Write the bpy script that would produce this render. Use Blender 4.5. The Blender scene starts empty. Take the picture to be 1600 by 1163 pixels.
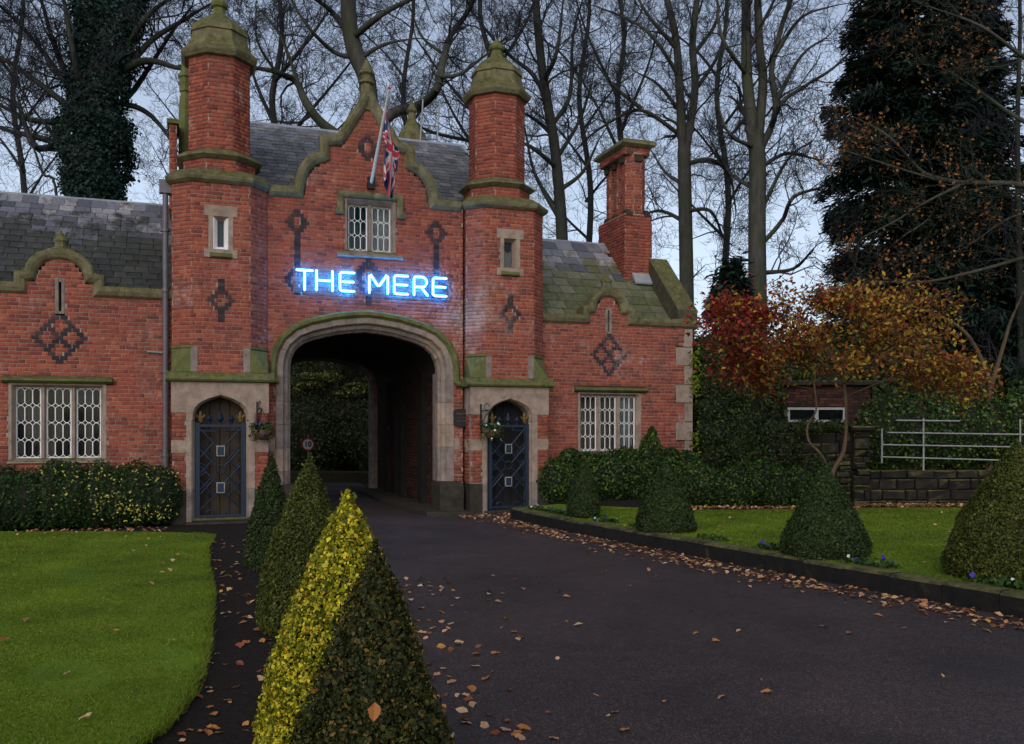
import bpy, math, random
import numpy as np
from mathutils import Vector, Matrix
R = math.radians
random.seed(7); rng = np.random.default_rng(7)
sc = bpy.context.scene
COL = sc.collection

# ---------------------------------------------------------------- camera, sky, sun, exposure
cd = bpy.data.cameras.new('camera'); cam = bpy.data.objects.new('camera', cd); COL.objects.link(cam)
cam.location = (0, 0, 1.78); cam.rotation_euler = (R(90), 0, 0)
cd.sensor_width = 36; cd.lens = 36*1400/1600; cd.shift_y = (672-581.5)/1600
cd.clip_start = .1; cd.clip_end = 1500
sc.camera = cam

world = bpy.data.worlds.new("World"); sc.world = world; world.use_nodes = True
wn = world.node_tree; wn.nodes.clear()
wo = wn.nodes.new('ShaderNodeOutputWorld'); wb = wn.nodes.new('ShaderNodeBackground')
sky = wn.nodes.new('ShaderNodeTexSky'); sky.sky_type = 'NISHITA'; sky.sun_disc = False
sky.sun_elevation = R(34); sky.sun_rotation = R(190); sky.air_density = 1.0; sky.dust_density = 2.0; sky.ozone_density = 2.0
hs = wn.nodes.new('ShaderNodeHueSaturation'); hs.inputs['Saturation'].default_value = .64
hs.inputs['Value'].default_value = 1.62
wn.links.new(sky.outputs[0], hs.inputs['Color'])
# thin uneven cloud cover
tc = wn.nodes.new('ShaderNodeTexCoord'); nz = wn.nodes.new('ShaderNodeTexNoise')
nz.inputs['Scale'].default_value = 3.0; nz.inputs['Detail'].default_value = 5
wn.links.new(tc.outputs['Generated'], nz.inputs['Vector'])
cr = wn.nodes.new('ShaderNodeValToRGB'); cr.color_ramp.elements[0].position = .3; cr.color_ramp.elements[1].position = .75
cr.color_ramp.elements[0].color = (.80, .80, .82, 1); cr.color_ramp.elements[1].color = (1.22, 1.20, 1.20, 1)
wn.links.new(nz.outputs[0], cr.inputs[0])
mx = wn.nodes.new('ShaderNodeMix'); mx.data_type = 'RGBA'; mx.blend_type = 'MULTIPLY'; mx.inputs[0].default_value = 1
wn.links.new(hs.outputs[0], mx.inputs[6]); wn.links.new(cr.outputs[0], mx.inputs[7])
wn.links.new(mx.outputs[2], wb.inputs[0]); wb.inputs[1].default_value = 0.14
wn.links.new(wb.outputs[0], wo.inputs[0])

sl = bpy.data.lights.new('sun', 'SUN'); sun = bpy.data.objects.new('sun', sl); COL.objects.link(sun)
sl.energy = .5; sl.angle = R(40); sl.color = (1, .93, .86)
sun.rotation_euler = (R(56), 0, R(-10)); sun.location = (0, -20, 20)
vs = sc.view_settings
vs.view_transform = 'Standard'; vs.look = 'None'; vs.gamma = 1; vs.exposure = -0.36; vs.use_curve_mapping = False

# ---------------------------------------------------------------- measures
TH = R(19.9); UX = (math.cos(TH), math.sin(TH)); NX = (-math.sin(TH), math.cos(TH)); OX = (-5.525, 17.0)
def W(u, v, z=0): return (OX[0]+u*UX[0]+v*NX[0], OX[1]+u*UX[1]+v*NX[1], z)
def at(px, py, Y): return ((px-800)/1400*Y, Y, 1.78+(672-py)/1400*Y)   # a point seen at (px,py) at distance Y

# ---------------------------------------------------------------- materials
def nodes(m): return m.node_tree.nodes, m.node_tree.links
def base_mat(name, rough=.8, spec=.3):
    m = bpy.data.materials.new(name); m.use_nodes = True
    n, l = nodes(m); b = n['Principled BSDF']
    b.inputs['Roughness'].default_value = rough; b.inputs['Specular IOR Level'].default_value = spec
    return m, n, l, b
def noise(n, l, scale, detail=6, rough=.6, vec=None, dist=0):
    t = n.new('ShaderNodeTexNoise'); t.inputs['Scale'].default_value = scale; t.inputs['Detail'].default_value = detail
    t.inputs['Roughness'].default_value = rough; t.inputs['Distortion'].default_value = dist
    if vec is None:
        g = n.new('ShaderNodeNewGeometry'); vec = g.outputs['Position']
    l.new(vec, t.inputs['Vector']); return t.outputs[0]
def ramp(n, l, fac, stops):
    r = n.new('ShaderNodeValToRGB'); e = r.color_ramp.elements
    while len(e) < len(stops): e.new(.5)
    for el, (p, c) in zip(e, stops):
        el.position = p; el.color = (*c, 1) if len(c) == 3 else c
    l.new(fac, r.inputs[0]); return r.outputs[0]
def mix(n, l, fac, a, b, mode='MIX'):
    x = n.new('ShaderNodeMix'); x.data_type = 'RGBA'; x.blend_type = mode
    for s, i in ((fac, 0), (a, 6), (b, 7)):
        if isinstance(s, (int, float)): x.inputs[i].default_value = s
        elif isinstance(s, tuple): x.inputs[i].default_value = (*s, 1)
        else: l.new(s, x.inputs[i])
    return x.outputs[2]
def math_(n, l, op, a, b=None, clamp=False):
    x = n.new('ShaderNodeMath'); x.operation = op; x.use_clamp = clamp
    for i, s in enumerate((a, b)):
        if s is None: continue
        if isinstance(s, (int, float)): x.inputs[i].default_value = s
        else: l.new(s, x.inputs[i])
    return x.outputs[0]
def bump(n, l, b, h, strength=.4, dist=.01):
    x = n.new('ShaderNodeBump'); x.inputs['Strength'].default_value = strength; x.inputs['Distance'].default_value = dist
    l.new(h, x.inputs['Height']); l.new(x.outputs[0], b.inputs['Normal'])
def rnd(n, src):
    if src == 'object': return n.new('ShaderNodeObjectInfo').outputs['Random']
    a = n.new('ShaderNodeAttribute'); a.attribute_name = 'rnd'; return a.outputs['Fac']
def posz(n, l):
    g = n.new('ShaderNodeNewGeometry'); s = n.new('ShaderNodeSeparateXYZ'); l.new(g.outputs['Position'], s.inputs[0]); return s.outputs
def mapr(n, l, v, a, b, c=0., d=1.):
    x = n.new('ShaderNodeMapRange'); x.clamp = True
    for i, s in zip((1, 2, 3, 4), (a, b, c, d)): x.inputs[i].default_value = s
    l.new(v, x.inputs[0]); return x.outputs[0]

def brick_mat(name, src, dark=False):
    m, n, l, b = base_mat(name, .85, .25)
    r = rnd(n, src)
    if dark: c = ramp(n, l, r, [(0, (.022, .018, .026)), (.6, (.035, .028, .036)), (1, (.07, .04, .04))])
    else: c = ramp(n, l, r, [(0, (.155, .041, .032)), (.14, (.235, .056, .038)), (.4, (.29, .074, .045)), (.62, (.255, .061, .041)), (.82, (.345, .100, .056)), (.94, (.20, .050, .038)), (1, (.12, .040, .036))])
    k = noise(n, l, 26, 6); c = mix(n, l, .38, c, ramp(n, l, k, [(.3, (.5, .45, .45)), (.7, (1.3, 1.25, 1.2))]), 'MULTIPLY')
    # pale lime bloom and dark weathering
    big = noise(n, l, 1.1, 6, .7); med = noise(n, l, 9, 5, .7)
    dn = n.new('ShaderNodeVectorMath'); dn.operation = 'DISTANCE'; gg = n.new('ShaderNodeNewGeometry'); l.new(gg.outputs['Position'], dn.inputs[0]); dn.inputs[1].default_value = W(4.85, .4, 4.0)
    wet = mapr(n, l, dn.outputs['Value'], .15, 1.5, .24, 0)   # lime run down beside the arch
    bl = mapr(n, l, math_(n, l, 'ADD', wet, math_(n, l, 'MULTIPLY', big, math_(n, l, 'ADD', med, .5))), .58, .80, 0, .55)
    c = mix(n, l, bl, c, (.44, .35, .33))
    so = mapr(n, l, noise(n, l, 1.7, 5, .65, None, 1.0), .50, .72, 0, .66); c = mix(n, l, so, c, (.080, .036, .030))
    mp = n.new('ShaderNodeMapping'); g2 = n.new('ShaderNodeNewGeometry'); l.new(g2.outputs['Position'], mp.inputs[0]); mp.inputs['Scale'].default_value = (1, 1, .22)
    c = mix(n, l, mapr(n, l, noise(n, l, 2.6, 6, .7, mp.outputs[0]), .54, .72, 0, .55), c, (.11, .045, .034))   # damp runs
    pz = posz(n, l); c = mix(n, l, math_(n, l, 'MULTIPLY', mapr(n, l, pz[2], 1.5, .1, 0, .8), noise(n, l, 3, 4)), c, (.06, .045, .025))   # rising damp near the ground
    l.new(c, b.inputs['Base Color']); bump(n, l, b, noise(n, l, 90, 4), .5, .006)
    return m
M = {}
M['brick'] = brick_mat('brick_single', 'object'); M['brick_s'] = brick_mat('brick_mass', 'attr')
m_, n_, l_, b_ = base_mat('shade_dark_brick', .9, .2); b_.inputs['Roughness'].default_value = .9
l_.new(mix(n_, l_, .6, ramp(n_, l_, rnd(n_, 'attr'), [(0, (.018, .010, .009)), (.6, (.045, .018, .014)), (1, (.07, .028, .02))]), ramp(n_, l_, noise(n_, l_, 3, 5), [(.3, (.4, .4, .4)), (.7, (1.3, 1.3, 1.3))]), 'MULTIPLY'), b_.inputs['Base Color']); M['shadebrick_s'] = m_  # brick darkened to carry the shade of the passage and under the trees
m_, n_, l_, b_ = base_mat('old_dark_brick', .9, .2)
l_.new(mix(n_, l_, .6, ramp(n_, l_, rnd(n_, 'object'), [(0, (.020, .011, .009)), (.6, (.048, .019, .014)), (1, (.08, .032, .022))]), ramp(n_, l_, noise(n_, l_, 2, 5), [(.3, (.4, .4, .4)), (.7, (1.3, 1.3, 1.3))]), 'MULTIPLY'), b_.inputs['Base Color']); M['oldbrick'] = m_  # dark brown brick, darkened further to carry the tree shade
M['dbrick'] = brick_mat('dark_brick', 'object', True)
def stone_mat(name, stops, moss=0.0, z_moss=None, src=None, sc_=5., rough=.85, drip=0):
    m, n, l, b = base_mat(name, rough, .25)
    c = ramp(n, l, noise(n, l, sc_, 7, .65), stops)
    if src: c = mix(n, l, .5, c, ramp(n, l, rnd(n, src), [(0, (.62, .62, .66)), (1, (1.35, 1.3, 1.25))]), 'MULTIPLY')
    c = mix(n, l, .5, c, ramp(n, l, noise(n, l, 60, 4), [(.3, (.6, .6, .6)), (.7, (1.25, 1.25, 1.25))]), 'MULTIPLY')
    if moss:
        g = n.new('ShaderNodeNewGeometry'); s = n.new('ShaderNodeSeparateXYZ'); l.new(g.outputs['Normal'], s.inputs[0])
        f = math_(n, l, 'ADD', math_(n, l, 'MULTIPLY', s.outputs[2], .35), noise(n, l, 3.2, 6, .7))
        f = mapr(n, l, f, .62-moss*.5, .92-moss*.5)
        mc = ramp(n, l, noise(n, l, 11, 5), [(.3, (.040, .043, .017)), (.55, (.105, .10, .030)), (.75, (.19, .17, .062))])
        c = mix(n, l, f, c, mc)
    if drip:
        mp = n.new('ShaderNodeMapping'); g = n.new('ShaderNodeNewGeometry'); l.new(g.outputs['Position'], mp.inputs[0]); mp.inputs['Scale'].default_value = (1, 1, .3)
        c = mix(n, l, mapr(n, l, noise(n, l, 6, 6, .75, mp.outputs[0]), .50, .72, 0, .75), c, (.035, .033, .022))
        c = mix(n, l, mapr(n, l, noise(n, l, 17, 5, .7), .60, .70, 0, .55), c, (.27, .26, .17))
    l.new(c, b.inputs['Base Color']); bump(n, l, b, noise(n, l, 30, 8, .7), .8, .018)
    return m
M['mortar'] = stone_mat('mortar', [(.3, (.24, .165, .125)), (.7, (.40, .30, .24))], 0, None, None, 7)
M['stone'] = stone_mat('buff_stone', [(.25, (.165, .122, .094)), (.5, (.285, .215, .17)), (.75, (.39, .30, .24))], .02, drip=0)
M['stone2'] = stone_mat('grey_buff_stone', [(.25, (.11, .088, .078)), (.5, (.215, .172, .15)), (.75, (.31, .255, .22))], .08)
M['moss'] = stone_mat('mossy_stone', [(.25, (.075, .066, .04)), (.5, (.165, .145, .08)), (.75, (.24, .21, .13))], .40, drip=1)
M['mossg'] = stone_mat('very_mossy_stone', [(.25, (.08, .09, .03)), (.6, (.13, .14, .045)), (.8, (.2, .19, .09))], .24, drip=1)
M['darkmoss'] = stone_mat('dark_mossy_stone', [(.3, (.03, .028, .02)), (.7, (.09, .08, .055))], .28)
M['wet'] = stone_mat('wet_dark_stone', [(.3, (.004, .004, .004)), (.7, (.015, .013, .011))], .10, None, None, 6)
M['rubble'] = stone_mat('shade_dark_rubble', [(.25, (.007, .006, .005)), (.55, (.017, .014, .011)), (.8, (.05, .043, .032))], .14, None, 'object', 4)  # shade under the trees is put into this stone colour
M['plinth'] = stone_mat('stained_plinth_stone', [(.3, (.016, .014, .011)), (.7, (.05, .043, .031))], .0)
M['lead'] = stone_mat('lead_sheet', [(.3, (.20, .215, .235)), (.7, (.31, .33, .36))], 0, None, None, 3, .55)
def plain(name, col, rough=.6, metal=0, var=.25, sc_=20, bmp=.15, spec=.4):
    m, n, l, b = base_mat(name, rough, spec); b.inputs['Metallic'].default_value = metal
    k = noise(n, l, sc_, 5)
    c = mix(n, l, 1., col, ramp(n, l, k, [(.25, (1-var,)*3), (.75, (1+var,)*3)]), 'MULTIPLY')
    l.new(c, b.inputs['Base Color']); bump(n, l, b, k, bmp, .004); return m
M['white'] = plain('white_paint', (.66, .65, .62), .5, 0, .18, 40)
M['dullwhite'] = plain('shade_greyed_white', (.25, .25, .25), .6, 0, .3, 12)  # white greyed so the colour holds the tree shade on railing and window
M['whitewood'] = plain('white_window_paint', (.72, .72, .72), .5, 0, .15, 30)
M['blue'] = plain('blue_gate_paint', (.006, .016, .038), .5, .1, .3)
M['black'] = plain('black_ironwork', (.012, .012, .015), .45, .3, .3)
M['gold'] = plain('gold_paint', (.15, .095, .03), .55, .5, .2)
M['wood'] = plain('brown_door_wood', (.038, .024, .013), .65, 0, .35, 9)
M['dark'] = plain('dark_interior', (.010, .010, .012), .9, 0, .2)
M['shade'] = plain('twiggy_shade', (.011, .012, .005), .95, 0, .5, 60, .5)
M['inner'] = plain('passage_shade_lining', (.018, .014, .013), .9, 0, .3, 3)  # passage lining, its shade put into the base colour
M['pipe'] = plain('lead_pipe', (.11, .10, .115), .5, .3, .25, 12)
M['steel'] = plain('galvanised_steel', (.20, .21, .22), .5, .5, .15)
M['red'] = plain('red_sign_face', (.55, .02, .03), .5, 0, .05); M['signw'] = plain('white_sign_face', (.92, .93, .95), .5, 0, .03)
M['ink'] = plain('black_print', (.01, .01, .012), .6, 0, .05)
M['fred'] = plain('red_bunting', (.52, .05, .075), .85, 0, .12, 14); M['fwhite'] = plain('white_bunting', (.66, .62, .62), .85, 0, .12, 14); M['fblue'] = plain('blue_bunting', (.018, .03, .13), .85, 0, .15, 14)
M['curtain'] = plain('pale_net_curtain', (.52, .50, .52), .9, 0, .25, 6)
M['curtain2'] = plain('grey_blind', (.085, .078, .066), .9, 0, .3, 4)
M['tealc'] = plain('teal_blind', (.02, .10, .12), .9, 0, .4, 8)
M['wicker'] = plain('wicker', (.10, .055, .03), .9, 0, .4, 60)
M['spot'] = plain('oak_stake', (.14, .10, .06), .8)
def glass_mat():
    m = bpy.data.materials.new('window_glass'); m.use_nodes = True; n, l = nodes(m); n.clear()
    o = n.new('ShaderNodeOutputMaterial'); t = n.new('ShaderNodeBsdfTransparent'); g = n.new('ShaderNodeBsdfGlossy')
    t.inputs[0].default_value = (.72, .76, .76, 1); g.inputs[1].default_value = .04
    f = n.new('ShaderNodeFresnel'); f.inputs[0].default_value = 1.5
    x = n.new('ShaderNodeMixShader'); a = math_(n, l, 'MULTIPLY', f.outputs[0], .4)
    l.new(a, x.inputs[0]); l.new(t.outputs[0], x.inputs[1]); l.new(g.outputs[0], x.inputs[2]); l.new(x.outputs[0], o.inputs[0]); return m
M['glass'] = glass_mat()
def acrylic():
    m = bpy.data.materials.new('clear_acrylic'); m.use_nodes = True; n, l = nodes(m); n.clear()
    o = n.new('ShaderNodeOutputMaterial'); t = n.new('ShaderNodeBsdfTransparent'); g = n.new('ShaderNodeBsdfGlossy')
    t.inputs[0].default_value = (.72, .84, .97, 1); g.inputs[1].default_value = .15
    x = n.new('ShaderNodeMixShader'); x.inputs[0].default_value = .05
    l.new(t.outputs[0], x.inputs[1]); l.new(g.outputs[0], x.inputs[2]); l.new(x.outputs[0], o.inputs[0]); return m
M['acrylic'] = acrylic()
def emit(name, col, s):
    m = bpy.data.materials.new(name); m.use_nodes = True; n, l = nodes(m); n.clear()
    o = n.new('ShaderNodeOutputMaterial'); e = n.new('ShaderNodeEmission'); e.inputs[0].default_value = (*col, 1); e.inputs[1].default_value = s
    l.new(e.outputs[0], o.inputs[0]); return m
M['neon'] = emit('neon_tube_glow', (.16, .72, 1.0), 14)
M['stripglow'] = emit('hidden_strip_glow', (.02, .33, 1.0), 250)  # unseen source added to throw blue light on the wall
M['neonside'] = emit('neon_sleeve_glow', (.0, .26, 1.0), 1.7)
def slate_mat(name, mossy, zlo, zhi, warm=0, tone=1):
    m, n, l, b = base_mat(name, .6, .4)
    c = ramp(n, l, rnd(n, 'object'), [(q, tuple((v-.17)*tone+.17-(.02 if tone < 1 else 0) for v in c)) for q, c in ((0, (.06, .063, .078)), (.3, (.12, .125, .15)), (.6, (.20, .20, .225)), (.85, (.30, .285, .30)), (1, (.40, .37, .38)))])
    c = mix(n, l, .55, c, ramp(n, l, noise(n, l, 14, 6), [(.3, (.45, .45, .48)), (.7, (1.2, 1.2, 1.2))]), 'MULTIPLY')
    if mossy:
        p = posz(n, l)
        # slates hold moss low on the slope and in streaks
        mp = n.new('ShaderNodeMapping'); g = n.new('ShaderNodeNewGeometry'); l.new(g.outputs['Position'], mp.inputs[0]); mp.inputs['Scale'].default_value = (1, 1, .35)
        st = noise(n, l, 2.6, 6, .7, mp.outputs[0])
        f = math_(n, l, 'ADD', mapr(n, l, p[2], zhi, zlo, -.02, .46), math_(n, l, 'MULTIPLY', math_(n, l, 'SUBTRACT', rnd(n, 'object'), .5), .22))
        f = mapr(n, l, math_(n, l, 'ADD', f, st), .50, .66, 0, mossy)
        mc = ramp(n, l, noise(n, l, 9, 5), [(.3, (.008, .009, .007)), (.55, (.016, .018, .010)), (.8, (.055, .052, .022))]) if not warm else \
             ramp(n, l, noise(n, l, 9, 5), [(.3, (.035, .042, .010)), (.55, (.08, .085, .018)), (.8, (.15, .14, .03))])
        c = mix(n, l, f, c, mc)
    l.new(c, b.inputs['Base Color']); bump(n, l, b, noise(n, l, 35, 6), .5, .008)
    return m
M['slate_l'] = slate_mat('mossy_slate', .93, 4.6, 6.4); M['slate_r'] = slate_mat('green_slate', .82, 4.3, 6.3, 1); M['slate_g'] = slate_mat('blue_grey_slate', .62, 5.6, 9.4, 0, .72)
def leaf_mat(name, stops, src='attr', trans=.25, rough=.55, clump=1.5):
    m, n, l, b = base_mat(name, rough, .2)
    c = ramp(n, l, rnd(n, src), stops)
    if clump: c = mix(n, l, .6, c, ramp(n, l, noise(n, l, clump, 4), [(.3, (.45, .5, .45)), (.7, (1.35, 1.3, 1.2))]), 'MULTIPLY')
    l.new(c, b.inputs['Base Color'])
    if trans:
        o = n['Material Output']; t = n.new('ShaderNodeBsdfTranslucent'); l.new(c, t.inputs[0])
        x = n.new('ShaderNodeMixShader'); x.inputs[0].default_value = trans
        l.new(b.outputs[0], x.inputs[1]); l.new(t.outputs[0], x.inputs[2]); l.new(x.outputs[0], o.inputs[0])
    return m
M['box'] = leaf_mat('box_leaf', [(0, (.020, .030, .006)), (.5, (.055, .072, .012)), (.9, (.10, .115, .018)), (1, (.20, .14, .03))], clump=5)
M['boxd'] = leaf_mat('dark_yew_leaf', [(0, (.012, .024, .009)), (.6, (.030, .050, .014)), (.95, (.055, .080, .020)), (1, (.12, .08, .02))], clump=5)
M['conelit'] = leaf_mat('lit_cone_leaf', [(0, (.025, .042, .005)), (.30, (.085, .11, .008)), (.55, (.26, .26, .014)), (.78, (.60, .52, .028)), (.93, (.82, .70, .05)), (.97, (.62, .28, .04)), (1, (.45, .18, .04))], trans=.3, clump=11)  # light on the foreground cone's left face, put into the leaf colour
M['coneshade'] = leaf_mat('shaded_cone_leaf', [(0, (.008, .014, .005)), (.5, (.024, .034, .009)), (.84, (.070, .070, .014)), (.95, (.15, .09, .018)), (1, (.34, .15, .03))], clump=7)  # leaf colour for the shaded right side of the foreground cone
M['ivy'] = leaf_mat('ivy_leaf', [(0, (.006, .020, .018)), (.6, (.014, .040, .032)), (1, (.030, .070, .045))], clump=1.2)
M['laurel'] = leaf_mat('glossy_green_leaf', [(0, (.010, .026, .008)), (.5, (.026, .062, .014)), (.9, (.07, .13, .022)), (1, (.18, .2, .03))], rough=.4, clump=2)
M['varieg'] = leaf_mat('yellow_margined_leaf', [(0, (.3, .28, .04)), (1, (.55, .5, .10))])
M['conifer'] = leaf_mat('conifer_spray', [(0, (.005, .015, .012)), (.6, (.012, .031, .023)), (1, (.028, .052, .032))], trans=.1, clump=.6)
M['backg'] = leaf_mat('woodland_leaf', [(0, (.010, .018, .008)), (.6, (.026, .042, .014)), (1, (.07, .085, .025))], clump=.5)
M['spray'] = leaf_mat('pale_evergreen_spray', [(0, (.03, .045, .012)), (.6, (.15, .17, .045)), (1, (.30, .30, .09))], clump=.8)
M['autumn'] = leaf_mat('autumn_leaf', [(0, (.075, .022, .011)), (.3, (.17, .050, .014)), (.55, (.27, .105, .018)), (.78, (.46, .27, .028)), (.93, (.40, .30, .03)), (1, (.12, .14, .03))], trans=.35, clump=1.2)
M['redleaf'] = leaf_mat('red_leaf', [(0, (.11, .012, .012)), (.6, (.24, .020, .02)), (1, (.36, .06, .02))], trans=.35)
M['oakleaf'] = leaf_mat('brown_oak_leaf', [(0, (.10, .04, .015)), (.6, (.26, .10, .03)), (1, (.40, .18, .05))], trans=.3)
M['litter'] = leaf_mat('fallen_leaf_mass', [(0, (.13, .05, .022)), (.35, (.33, .14, .06)), (.7, (.50, .26, .13)), (.9, (.6, .42, .26)), (1, (.55, .30, .04))], trans=.1, clump=0)
M['leaf1'] = leaf_mat('fallen_leaf_orange', [(0, (.30, .11, .03)), (1, (.50, .22, .06))], 'object', .1, .6, 0)
M['leaf2'] = leaf_mat('fallen_leaf_tan', [(0, (.36, .19, .10)), (1, (.55, .35, .20))], 'object', .1, .6, 0)
M['leaf3'] = leaf_mat('fallen_leaf_brown', [(0, (.13, .04, .02)), (1, (.28, .09, .035))], 'object', .1, .6, 0)
M['flower'] = leaf_mat('pansy_petal', [(0, (.03, .02, .22)), (.7, (.06, .04, .40)), (.8, (.7, .7, .7)), (1, (.8, .8, .8))], clump=0)
M['grass'] = leaf_mat('grass_blade', [(0, (.075, .125, .008)), (.5, (.125, .185, .011)), (.85, (.17, .22, .016)), (1, (.24, .23, .05))], trans=.3, clump=.9)
def bark_mat(name, a, b_, green=0):
    m, n, l, b = base_mat(name, .9, .2)
    mp = n.new('ShaderNodeMapping'); g = n.new('ShaderNodeNewGeometry'); l.new(g.outputs['Position'], mp.inputs[0]); mp.inputs['Scale'].default_value = (1, 1, .25)
    k = noise(n, l, 7, 7, .7, mp.outputs[0]); c = ramp(n, l, k, [(.3, a), (.7, b_)])
    if green: c = mix(n, l, mapr(n, l, noise(n, l, .9, 5), .4, .65, 0, green), c, (.035, .05, .018))
    l.new(c, b.inputs['Base Color']); bump(n, l, b, k, .7, .05); return m
M['bark'] = bark_mat('grey_bark', (.030, .030, .026), (.085, .08, .07), .6)
M['barkd'] = bark_mat('dark_bark', (.014, .015, .015), (.04, .04, .036), .35)
M['twig'] = bark_mat('twig_bark', (.018, .020, .025), (.042, .042, .048))
M['barkw'] = bark_mat('warm_bark', (.05, .032, .02), (.13, .085, .05), .3)
def asphalt_mat():
    m, n, l, b = base_mat('asphalt', .62, .35)
    c = ramp(n, l, noise(n, l, 75, 5, .75), [(.36, (.007, .0048, .0046)), (.5, (.030, .020, .019)), (.60, (.078, .052, .049)), (.68, (.26, .19, .175))])
    c = mix(n, l, .8, c, ramp(n, l, noise(n, l, .55, 7, .68, None, .8), [(.3, (.45, .45, .47)), (.5, (.95, .92, .92)), (.7, (1.45, 1.38, 1.35))]), 'MULTIPLY')
    c = mix(n, l, mapr(n, l, noise(n, l, 2.2, 6, .65), .62, .75, 0, .35), c, (.085, .08, .078))
    l.new(c, b.inputs['Base Color'])
    l.new(mapr(n, l, noise(n, l, .8, 5), .35, .65, .5, .8), b.inputs['Roughness'])
    bump(n, l, b, noise(n, l, 150, 3, .6), .9, .012); return m
M['asphalt'] = asphalt_mat()
def soil_mat(name, a, b_, c_):
    m, n, l, b = base_mat(name, .95, .15)
    c = ramp(n, l, noise(n, l, 22, 8, .7), [(.3, a), (.55, b_), (.75, c_)])
    l.new(c, b.inputs['Base Color']); bump(n, l, b, noise(n, l, 30, 7, .7), 1, .04); return m
M['soil'] = soil_mat('dark_soil', (.008, .006, .005), (.02, .014, .011), (.05, .034, .026))
M['ground'] = soil_mat('woodland_ground', (.012, .012, .006), (.03, .026, .013), (.06, .04, .02))
def lawn_mat():
    m, n, l, b = base_mat('lawn_turf', .9, .15)
    c = ramp(n, l, noise(n, l, 40, 6, .7), [(.3, (.055, .105, .005)), (.55, (.11, .185, .008)), (.75, (.155, .225, .012))])
    c = mix(n, l, .8, c, ramp(n, l, noise(n, l, .9, 5, .6), [(.3, (.5, .6, .5)), (.7, (1.35, 1.2, 1.1))]), 'MULTIPLY')
    c = mix(n, l, mapr(n, l, noise(n, l, 1.6, 6, .7, None, .6), .64, .74, 0, .6), c, (.07, .06, .02))
    l.new(c, b.inputs['Base Color']); bump(n, l, b, noise(n, l, 70, 5), .8, .02); return m
M['lawn'] = lawn_mat()

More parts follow.
